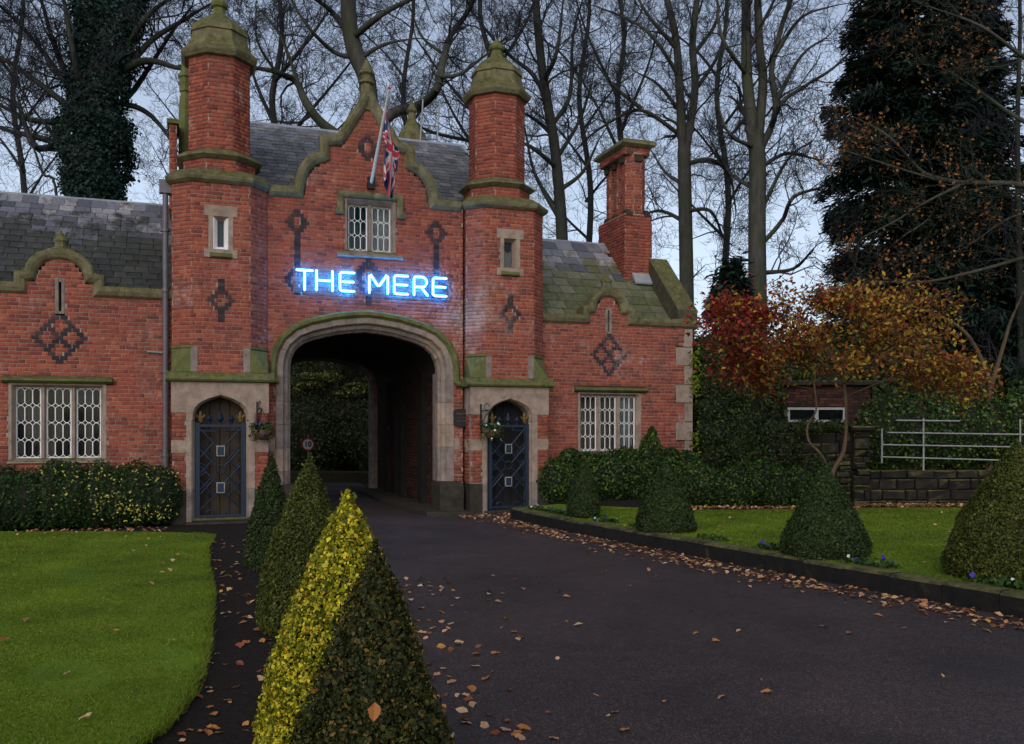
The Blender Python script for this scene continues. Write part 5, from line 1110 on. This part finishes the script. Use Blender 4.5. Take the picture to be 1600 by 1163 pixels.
# 4
Y = 36; t = Tree('bare_tree', 'tall bare tree beside the chimney whose trunk forks into two parallel stems', base_at(1074, Y), 'tree', BG); t.limb([t.b]+tr([(1074, 560), (1073, 440), (1071, 330), (1069, 235)], Y), .40, .36, .25, 2, .8, 5, rd, 2)
t.limb(tr([(1066, 240), (1062, 140), (1056, 60), (1040, -10), (1020, -90)], Y, .3, 3), .24, .14, .9, 3, 1., 5, rd, 2.6); t.limb(tr([(1074, 240), (1086, 140), (1082, 70), (1090, -10), (1095, -90)], Y, .3, 4), .22, .14, .9, 3, 1., 5, rd, 2.6)
for k, p in enumerate([[(1066, 205), (1010, 172), (975, 178), (925, 210), (895, 240)], [(1000, 172), (960, 140), (930, 100)], [(1060, 120), (1020, 60), (980, 30), (930, 10)], [(1080, 150), (1120, 90), (1140, 30)], [(1070, 290), (1040, 270), (1020, 240)], [(1074, 260), (1110, 250), (1140, 275), (1150, 330)], [(1070, 345), (1035, 330), (1005, 335)], [(1058, 80), (1010, 20), (980, -40)], [(1085, 90), (1120, 30), (1110, -40)], [(1076, 330), (1110, 330), (1130, 370)], [(1070, 180), (1030, 130), (990, 110)]]):
    t.limb(tr(p, Y, 1.4, k+80), .12, .04, 1.7, 3, 1.0, 5, rd, 2.4)
t.done(M['bark'])
# 5
Y = 31; t = Tree('bare_tree', 'thick grey bare trunk left of the conifer, forking in three above the autumn tree', base_at(1184, Y), 'tree', BG); t.limb([t.b]+tr([(1185, 600), (1184, 470), (1183, 360), (1184, 260), (1180, 215)], Y), .44, .38, .15, 2, .8, 5, rd, 2)
for k, (p, a, b) in enumerate([([(1178, 225), (1168, 130), (1166, 50), (1166, -90)], .26, .18), ([(1188, 225), (1192, 130), (1186, 60), (1182, -80)], .22, .15), ([(1194, 235), (1212, 175), (1206, 110), (1222, 40), (1240, -20), (1250, -90)], .15, .09)]):
    t.limb(tr(p, Y, .4, k+5), a, b, .8, 3, 1., 5, rd, 2.4)
for k, p in enumerate([[(1194, 385), (1222, 345), (1240, 308), (1285, 292), (1320, 270)], [(1204, 200), (1222, 160), (1262, 132), (1300, 108), (1340, 70)], [(1208, 160), (1250, 90), (1290, 60)], [(1176, 230), (1140, 210), (1120, 160)], [(1180, 300), (1140, 270), (1110, 220)], [(1195, 260), (1230, 240), (1280, 250)], [(1210, 90), (1250, 30), (1300, 10)], [(1168, 120), (1130, 60), (1120, 0)], [(1196, 430), (1240, 420), (1270, 390)], [(1190, 330), (1230, 250), (1270, 220)], [(1168, 80), (1200, 20), (1230, -40)]]):
    t.limb(tr(p, Y, 1.4, k+120), .11, .04, 1.6, 3, 1.0, 5, rd, 2.2)
t.done(M['bark'])
# 6: thin bare tree far left and one behind
Y = 26; t = Tree('bare_tree', 'thin young bare tree at the far left above the lodge roof', base_at(85, Y), 'tree', BG); t.limb([t.b]+tr([(90, 330), (66, 270), (50, 220), (48, 190), (30, 140)], Y), .12, .03, 1.6, 2, 1., 5, rd, 1.8)
t.limb(tr([(50, 215), (80, 190), (110, 160)], Y), .04, .02, 1.6, 2, 1., 5, rd, 1.6); t.done(M['barkd'])
Y = 40; t = Tree('bare_tree', 'distant bare tree seen between the left turret and the gable', base_at(430, Y), 'tree', BG); t.limb([t.b]+tr([(430, 420), (440, 260), (425, 160), (440, 60), (430, -60)], Y), .34, .12, 1.2, 3, 1.0, 5, rd, 3.6)
for k, p in enumerate([[(435, 240), (480, 180), (530, 120), (560, 80)], [(430, 200), (400, 130), (380, 60)], [(430, 130), (480, 70), (520, 10)], [(438, 260), (490, 240), (540, 190)]]): t.limb(tr(p, Y, 1.5, k+160), .13, .05, 1.6, 3, 1.0, 5, rd, 3)
t.done(M['barkd'])
Y = 42; t = Tree('bare_tree', 'distant bare tree seen between the flag and the right turret', base_at(765, Y), 'tree', BG); t.limb([t.b]+tr([(765, 420), (755, 260), (770, 120), (750, 20), (760, -80)], Y), .34, .12, 1.2, 3, 1.0, 5, rd, 3.6)
for k, p in enumerate([[(760, 250), (715, 190), (680, 120)], [(765, 200), (700, 130), (650, 60)], [(765, 120), (820, 40), (840, -20)], [(758, 220), (660, 200), (620, 150)]]): t.limb(tr(p, Y, 1.5, k+170), .13, .05, 1.6, 3, 1.0, 5, rd, 3)
t.done(M['barkd'])
Y = 44; t = Tree('bare_tree', 'distant bare tree seen right of the slim leaning tree', base_at(985, Y), 'tree', BG); t.limb([t.b]+tr([(985, 460), (980, 300), (965, 160), (975, 60), (960, -60)], Y), .3, .12, 1.2, 3, 1.0, 5, rd, 3.6)
for k, p in enumerate([[(980, 260), (940, 180), (900, 110)], [(970, 200), (1010, 110), (1030, 40)], [(968, 150), (920, 60), (900, 0)]]): t.limb(tr(p, Y, 1.5, k+180), .12, .05, 1.6, 3, 1.0, 5, rd, 3)
t.done(M['barkd'])
for k_, (px_, Yd, ln_, lab) in enumerate(((30, 50, 4.0, 'faint distant bare tree at the far left behind the ivy-clad tree'), (330, 54, 4.2, 'faint distant bare tree behind the left turret'), (640, 52, 4.2, 'faint distant bare tree right of the central finial'), (915, 50, 4.0, 'faint distant bare tree just left of the chimney'), (1130, 48, 3.8, 'faint distant bare tree between the two tall trunks right of the chimney'))):
    t = Tree('bare_tree', lab, base_at(px_, Yd), 'tree', BG); t.limb([t.b]+tr([(px_, 480), (px_+8, 300), (px_-10, 150), (px_+6, 20), (px_, -90)], Yd), .3, .12, 1.1, 3, 1.0, 5, rd, ln_)
    for q_ in range(5):
        y_ = 380-q_*62; d_ = 1 if q_ % 2 else -1; t.limb(tr([(px_, y_), (px_+d_*40, y_-50), (px_+d_*rd.uniform(70, 110), y_-rd.uniform(80, 130))], Yd, 1.5, 300+k_*9+q_), .11, .04, 1.4, 3, 1.0, 5, rd, ln_*.8)
    t.done(M['barkd'])
Y = 27; t = Tree('bare_tree', 'slender bare tree at the right edge of the photo beyond the hedge', base_at(1597, Y), 'tree', 'bare trees beyond the hedge'); t.limb([t.b]+tr([(1597, 620), (1593, 420), (1590, 200), (1594, 40), (1590, -80)], Y), .16, .06, 1.5, 3, 1.0, 5, rd, 2.2); t.done(M['barkd'])
Y = 23; t = Tree('bare_tree', 'pale forked small bare tree behind the hedge under the conifer', base_at(1546, Y), 'tree', 'bare trees beyond the hedge')
t.limb([t.b]+tr([(1546, 640), (1547, 600), (1530, 555), (1508, 520), (1470, 495), (1400, 470)], Y), .13, .04, .6, 2, .8, 5, rd, 1.6); t.limb(tr([(1547, 605), (1565, 550), (1580, 500), (1600, 455)], Y), .09, .03, .8, 2, .8, 5, rd, 1.6); t.done(M['barkw'])
# oak with clinging brown leaves, boughs reaching left in front of the conifers
Y = 25; t = Tree('oak_tree', 'mossy oak boughs with scattered brown leaves reaching across the dark conifer', base_at(1720, Y), 'tree'); t.limb([t.b]+tr([(1715, 560), (1700, 380), (1690, 260), (1690, 60)], Y), .35, .2, .2, 1, .6, 5, rd, 2)
for k, (p, a) in enumerate([([(1700, 330), (1600, 290), (1500, 285), (1440, 268), (1390, 215), (1340, 185)], .13), ([(1500, 287), (1440, 320), (1400, 345), (1350, 370)], .06), ([(1440, 330), (1432, 352), (1405, 372)], .06), ([(1690, 230), (1600, 190), (1540, 150), (1480, 110)], .10), ([(1690, 150), (1600, 90), (1530, 40), (1450, 10)], .10), ([(1700, 400), (1620, 400), (1540, 420), (1450, 440), (1360, 440)], .10), ([(1700, 300), (1640, 330), (1580, 340), (1520, 380)], .08), ([(1460, 280), (1400, 260), (1320, 235)], .05)]):
    t.limb(tr(p, Y, 1.0, k+200), a, .03, 1.8, 2, 1.0, 5, rd, 2.0, .05)
t.done(M['bark'], M['barkd'])
tp = np.array(t.tips); tp = tp[(tp[:, 0] < 15)]; k = rng.random(len(tp)) < .55; tp = np.repeat(tp[k], 2, 0)+rng.normal(0, .10, (2*k.sum(), 3)); leaves('brown_leaves', tp, rng.normal(0, 1, (len(tp), 3)), .11, M['oakleaf'], t.T, .6, .5, off=t.b)
# small autumn tree
Y = 14.6; A0 = at(1300, 790, Y); t = Tree('autumn_tree', 'small spreading tree with red, orange and yellow autumn leaves behind the squat cone', (A0[0], Y, .22), 'tree')
t.limb([(A0[0], Y, .2)]+tr([(1300, 745), (1318, 705), (1322, 650), (1318, 600), (1300, 560), (1290, 520)], Y), .055, .03, 0, 0, 1, 5, rd, .5); t.limb(tr([(1300, 748), (1284, 712), (1264, 690), (1262, 665), (1275, 640), (1272, 600)], Y, .15, 4), .03, .02, 0, 0, 1, 5, rd, .4)
AP_ = [[(1318, 610), (1270, 580), (1210, 570), (1160, 560)], [(1310, 590), (1250, 540), (1190, 510), (1140, 505)], [(1300, 560), (1270, 510), (1230, 480)], [(1295, 540), (1310, 490), (1330, 470)], [(1318, 600), (1370, 560), (1420, 540), (1480, 570)], [(1318, 590), (1360, 530), (1400, 500), (1440, 490)], [(1322, 620), (1400, 590), (1450, 590), (1490, 600)], [(1315, 580), (1340, 520), (1370, 490)], [(1272, 610), (1220, 600), (1180, 590)], [(1300, 560), (1240, 500), (1170, 480)]]
for k, p in enumerate(AP_): t.limb(tr(p, Y, .8, k+220), .020, .007, 2.8, 2, 1.1, 4, rd, .52, .05)
t.done(M['barkw'], M['barkw'])
tp = np.array(t.tips); k = rng.choice(len(tp), 10500); P = tp[k]+rng.normal(0, (.17, .20, .09), (10500, 3)); pxs = 800+P[:, 0]/P[:, 1]*1400; pys = 672-(P[:, 2]-1.78)/P[:, 1]*1400
redm = rng.random(len(P)) < .72/(1+np.exp((pxs-1212+(pys-520)*.4)/30))+.07
P_ = lambda m_: leaves('leaves' if m_ is not redm else 'red_leaves', P[m_], rng.normal(0, .6, (m_.sum(), 3))+np.array([0, -.5, .5]), .085, M['autumn'] if m_ is not redm else M['redleaf'], t.T, .5, .4, off=(A0[0], Y, .22))
P_(redm); P_(~redm)
# conifers
def conifer(label, x, y, H, Rb, n, seed, sparse=1., z_lo=.4, name='conifer_tree', group='dark conifers beyond the hedge'):
    T = empty(name, (x, y, -.03), 0, label, 'tree', group); r_ = np.random.default_rng(seed); tubes('trunk', [(0, 0, 0, 0, 0, H*.5, .28, .18), (0, 0, H*.5, 0, 0, H, .18, .03)], M['barkd'], T)
    nb = int(150*sparse); PP = []; NN = []; DD = []; SS = []
    for i in range(nb):
        z = z_lo+(H-z_lo)*(i/nb)**1.05; th = r_.uniform(0, 6.283); L = Rb*max(.12, (1-(z/H)**2.2)**.8)*r_.uniform(.65, 1.12)*(1 if z > 2.5 else .9); dz = r_.uniform(-.35, -.05)
        SS.append((0, 0, z, L*math.cos(th), L*math.sin(th), z+dz*L*.8, .05, .012)); m_ = max(30, int(n/nb*(.4+L/Rb)))
        s = r_.random(m_)**.65; sp = .30+.42*s*(1.1-s)*2; lat = r_.normal(0, 1, m_)*sp*.55; up = r_.normal(0, .16, m_)
        d = np.array([math.cos(th), math.sin(th), 0]); e = np.array([-math.sin(th), math.cos(th), 0])
        P = d*(L*s)[:, None]+e*lat[:, None]; P[:, 2] = z+dz*L*s*.8+up-.25*np.abs(lat); PP.append(P); NN.append(np.tile([d[0]*.3, d[1]*.3, 1], (m_, 1))); DD.append(np.tile([d[0], d[1], -.45], (m_, 1))+e*np.sign(lat)[:, None]*.6)
    P, N_, D = np.concatenate(PP), np.concatenate(NN), np.concatenate(DD); tubes('branches', SS, M['barkd'], T)
    leaves('crown', P, N_, .31, M['conifer'], T, .28, .45, long_dir=D)
conifer('tall dense dark conifer towering left of the other conifer', 13.4, 31, 22, 3.2, 150000, 1, 2.2); conifer('second dark conifer, taller and thinner, to the right of the dense one', 17.0, 33.5, 21, 2.9, 85000, 2, 1.5)
conifer('low dark conifer filling the gap between the two tall conifers', 15.4, 29.5, 11, 3.6, 90000, 3, 1.5); conifer('small conifer top showing beside the corner of the right lodge', 7.1, 29, 7.3, 1.9, 20000, 4)
conifer('dark conifer at the far left edge above the lodge roof', -19.0, 31, 9.8, 2.6, 14000, 5, .8, 2, group=None)
tag(MB().box(-11, -1, 30.2, 31.5, -.05, .34).build('bank', M['ground']), None, None, None, 'structure')
# woodland mass seen through the arch and round the back
def wood(label, x, y, boxes, n, size, seed, mat='backg', name='evergreen_shrub', rough=.12): return shrub(label, x, y, -.03, boxes, M[mat], n, size, seed, name, 'shrub', 'evergreens seen through the arch', rough)
wr = random.Random(77); wood('pale green evergreen sprays at the top of the view through the arch', -5.9, 33.5, [(wr.uniform(-3.4, 3.0), wr.uniform(-.5, .6), 3.0+3.2*wr.random()**.8, wr.uniform(.3, .75), .5, wr.uniform(.10, .24)) for _ in range(46)], 42000, .10, 11, 'spray', rough=.4)
wood('dark rounded evergreen low in the view through the arch', -6.2, 34.5, [(-1.9, .5, 2.4, 2.2, 1.3, 2.6), (1.6, 0, 1.8, 2.0, 1.2, 1.9), (.2, .6, 3.4, 2.8, 1.4, 2.9)], 60000, .10, 12)
wood('wide dark evergreen thicket behind the gatehouse', -8, 38, [(-9, 0, 3, 4, 2, 3.2), (-4, 0, 3.4, 4, 2, 3.6), (2, 0, 3.6, 4, 2, 3.8), (7, 1, 3, 4, 2, 3), (11, 2, 2.8, 4, 2, 3)], 34000, .26, 13)
wd = tag(np_obj('background_woodland', *(lambda B: (B[0], B[1]))(((np.array([(x+dx, 46+3*math.sin(x), z) for x in range(-70, 80, 2) for dx, z in ((0, -.1), (0, 5.5+1.4*math.sin(x*1.7)+1.1*math.sin(x*.63)), (0, 3))]), np.array([(i*3, (i+1)*3, (i+1)*3+1, i*3+1) for i in range(74)])))), M['ground']), None, None, None, 'stuff')
P = np.stack([rng.uniform(-62, 72, 46000), rng.uniform(42.5, 46, 46000), rng.random(46000)**.8*6.6], 1); P[:, 2] *= .75+.25*np.sin(P[:, 0]*1.1)*np.sin(P[:, 0]*.37+1)
leaves('distant_foliage', P, rng.normal(0, 1, (len(P), 3))+np.array([0, -.6, .5]), .38, M['backg'], wd, .6, .5, kind='stuff')
shrub('dark shrub mass under the conifers behind the white railings', 12.2, 24.5, 0, row(-3.6, 0, 5, .5, 7, 1.7, 1.2, .9, 2.0, .3, 17), M['boxd'], 26000, .17, 17)
shrub('dark evergreen mass filling the gap behind the autumn tree', 8.4, 27, 0, row(-1.9, 0, 3.2, .4, 6, 2.2, 1.1, .9, 2.4, .3, 23), M['boxd'], 26000, .15, 23)
shrub('dark holly-like bush between the lodge corner and the outbuilding', 4.9, 22.4, 0, [(-.8, 0, 2.2, 1.1, .8, 2.3), (.6, .3, 2.0, 1.2, .8, 2.1), (1.2, .9, 2.2, 1.0, .8, 2.1)], M['boxd'], 16000, .13, 18)

# ---------------------------------------------------------------- border plants, grass, fallen leaves
P = []
for i in range(len(KERB)-1):
    (x0, y0), (x1, y1) = KERB[i], KERB[i+1]
    if y1 < 4: break
    for _ in range(int(math.hypot(x1-x0, y1-y0)*240)): q = rng.random(); P.append((x0+(x1-x0)*q+rng.uniform(.16, .42), y0+(y1-y0)*q+rng.uniform(.05, .2), .235+rng.random()*.06))
P = np.array(P); cl = np.sin(P[:, 1]*5.1)+np.sin(P[:, 1]*2.3+1) > -.2; P = P[cl]; bp = leaves('border_plants', P, np.tile([0, -.3, 1], (len(P), 1)), .07, M['laurel'], None, .6, .6, kind='stuff')
k = rng.choice(len(P), 34); leaves('pansy_flowers', P[k]+np.array([0, -.02, .05]), np.tile([0, -.8, .6], (34, 1)), .055, M['flower'], bp, .9, .4, kind='stuff')
def inside(P, poly):
    x, y = P[:, 0], P[:, 1]; c = np.zeros(len(P), bool)
    for (a, b), (d, e) in zip(poly, poly[1:]+poly[:1]):
        if b == e: continue
        c ^= ((b > y) != (e > y)) & (x < (d-a)*(y-b)/(e-b)+a)
    return c
def blades(name, poly, n, x0, x1, y0, y1, z, h, pw=1.0):
    P = np.stack([rng.uniform(x0, x1, n), y0+(y1-y0)*rng.random(n)**pw], 1); P = P[inside(P, poly)]; f_ = np.sin(P[:, 0]*1.9+1.3*np.sin(P[:, 1]*1.1))+np.sin(P[:, 1]*2.3+1.7*np.sin(P[:, 0]*.9))+.6*np.sin(P[:, 0]*6.1+P[:, 1]*4.3); P = P[(f_ < 1.55) | (rng.random(len(P)) < .25)]; m_ = len(P); a = rng.uniform(0, 6.283, m_); L = h*rng.uniform(.5, 1.3, m_); w_ = .0035+.0012*P[:, 1]*.5
    c, s_ = np.cos(a), np.sin(a); b = np.stack([P[:, 0], P[:, 1], np.full(m_, z-.004)], 1); t = b+np.stack([rng.normal(0, .45, m_)*L, rng.normal(0, .45, m_)*L, L], 1); e = np.stack([c*w_, s_*w_, 0*w_], 1)
    V = np.stack([b-e, b+e, t], 1).reshape(-1, 3); return np_obj(name, V, np.arange(3*m_).reshape(m_, 3), M['grass'], None, rng.random(m_), kind='stuff')
blades('grass', LAWN, 330000, -9.5, -2, 4.3, 15.4, .045, .0145, 1.5)
RP = RL+[(20, -2), (20, 18.3), (9, 18.2), (4, 17.4), (2.6, 17.8)]
blades('grass', RP, 190000, 0, 13, 6, 18.3, .225, .022, 1.0)
LX = [l for l in LAWN]; E0 = [p for p in _L if p[0] > -5.5 and p[1] > 1]   # ragged lawn edge
q = np.concatenate([np.array(a)+(np.array(b)-np.array(a))*rng.random((900, 1)) for a, b in zip(E0, E0[1:])]); q = q+rng.normal(0, .02, q.shape); m_ = len(q)
t_ = np.stack([q[:, 0], q[:, 1], np.full(m_, .02)], 1); tip = t_+np.stack([rng.uniform(-.01, .05, m_), rng.normal(0, .02, m_), rng.uniform(.02, .06, m_)], 1); e = np.stack([np.full(m_, .004), rng.normal(0, .004, m_), np.zeros(m_)], 1)
np_obj('edge_grass', np.stack([t_-e, t_+e, tip], 1).reshape(-1, 3), np.arange(3*m_).reshape(m_, 3), M['grass'], None, rng.random(m_), kind='stuff')
# leaf litter: the ones that show largest are objects, the rest one mass
spots = []
rl_ = random.Random(9)
for i in range(len(KERB)-1):
    (x0, y0), (x1, y1) = KERB[i], KERB[i+1]
    if y0 < 5: break
    for _ in range(int(math.hypot(x1-x0, y1-y0)*85)):
        q = rl_.random(); d = .04+abs(rl_.gauss(0, .26))+(.25 if rl_.random() < .35 else 0); spots.append((x0+(x1-x0)*q-d*.92, y0+(y1-y0)*q-d*.45, .012, .078))
for _ in range(150):
    y = 4.2+6.5*rl_.random()**1.4; x = -.62-.12*(y-5)+abs(rl_.gauss(0, .55))*(.6+y*.04); spots.append((x, y, .012, .085))
for _ in range(60): y = rl_.uniform(4.6, 13); spots.append((rl_.uniform(-1.2, 4) if y < 9 else rl_.uniform(-1.6, 2), y, .012, .075))
for _ in range(230):
    y = rl_.uniform(4.4, 14.5); f = (np.interp(y, [5, 6.9, 9.66, 13.3, 14.8], [-2.05, -2.4, -3.24, -4.55, -4.95])); g_ = np.interp(y, [3, 6, 8.8, 12.4, 15], [-.9, -1.1, -1.6, -2.6, -3.3]); spots.append((f+.05+(g_-f-.3)*rl_.random(), y, .010, .075))
for _ in range(120): y = rl_.uniform(5.2, 15); spots.append((rl_.uniform(-8.6, np.interp(y, [5, 6.9, 9.66, 13.3, 14.8], [-2.3, -2.6, -3.4, -4.7, -5.1])), y, .076, .085))
for _ in range(150): spots.append((rl_.uniform(1.0, 9.5), rl_.uniform(9.5, 17.6), .245, .06))
spots = [s for s in spots if s[2] < .2 or inside(np.array([s[:2]]), RP)[0]]
spots.sort(key=lambda s: math.dist(s[:2], (0, 0))/s[3])
GR_ = {.076: ('fallen leaf lying on the left lawn', 'fallen leaves on the left lawn'), .012: ('dry fallen leaf lying on the asphalt drive', 'fallen leaves on the drive'), .010: ('dry fallen leaf lying on the dark soil strip by the cones', 'fallen leaves on the soil strip'), .062: ('fallen leaf lying on the left lawn', 'fallen leaves on the left lawn'), .245: ('fallen leaf lying on the raised right lawn', 'fallen leaves on the raised lawn')}
for x, y, z, s in spots[:290]:
    o = bpy.data.objects.new('fallen_leaf', rl_.choice(LV)); COL.objects.link(o); o.location = (x, y, z); o.rotation_euler = (rl_.gauss(0, .25), rl_.gauss(0, .25), rl_.uniform(0, 6.28)); k = s*rl_.uniform(.5, 1.2); o.scale = (k, k, k)
    cn = {'leaf1': 'orange', 'leaf2': 'pale tan', 'leaf3': 'dark brown'}[[q for q in ('leaf1', 'leaf2', 'leaf3') if M[q] == o.data.materials[0]][0]]
    tag(o, cn+' '+GR_[z][0], 'leaf', cn+' '+GR_[z][1])
rest = np.array([(x, y, z+.008) for x, y, z, s in spots[290:]]); leaves('leaf_litter', rest, np.tile([0, 0, 1], (len(rest), 1)), .08, M['litter'], None, .65, .22, kind='stuff')
m_ = 2600; q = np.concatenate([np.stack([rng.uniform(6.8, 12.5, 1300), 18.1-np.abs(rng.normal(0, .16, 1300)), .25+.05*rng.random(1300)], 1), np.stack([rng.uniform(2.8, 6.8, 500), 17.7-np.abs(rng.normal(0, .2, 500)), .25+.03*rng.random(500)], 1), np.array([W(u, v, .03+.03*rng.random()) for u, v in zip(rng.uniform(-4.8, -.9, 160), rng.uniform(-1.2, -.5, 160))]), np.array([W(u, v, .025) for u, v in zip(rng.uniform(4.6, 6.6, 300), rng.uniform(-.9, .1, 300))])])
leaves('bed_litter', q, np.tile([0, -.2, 1], (len(q), 1)), .075, M['litter'], None, .65, .35, kind='stuff', att=rng.random(len(q))**2)
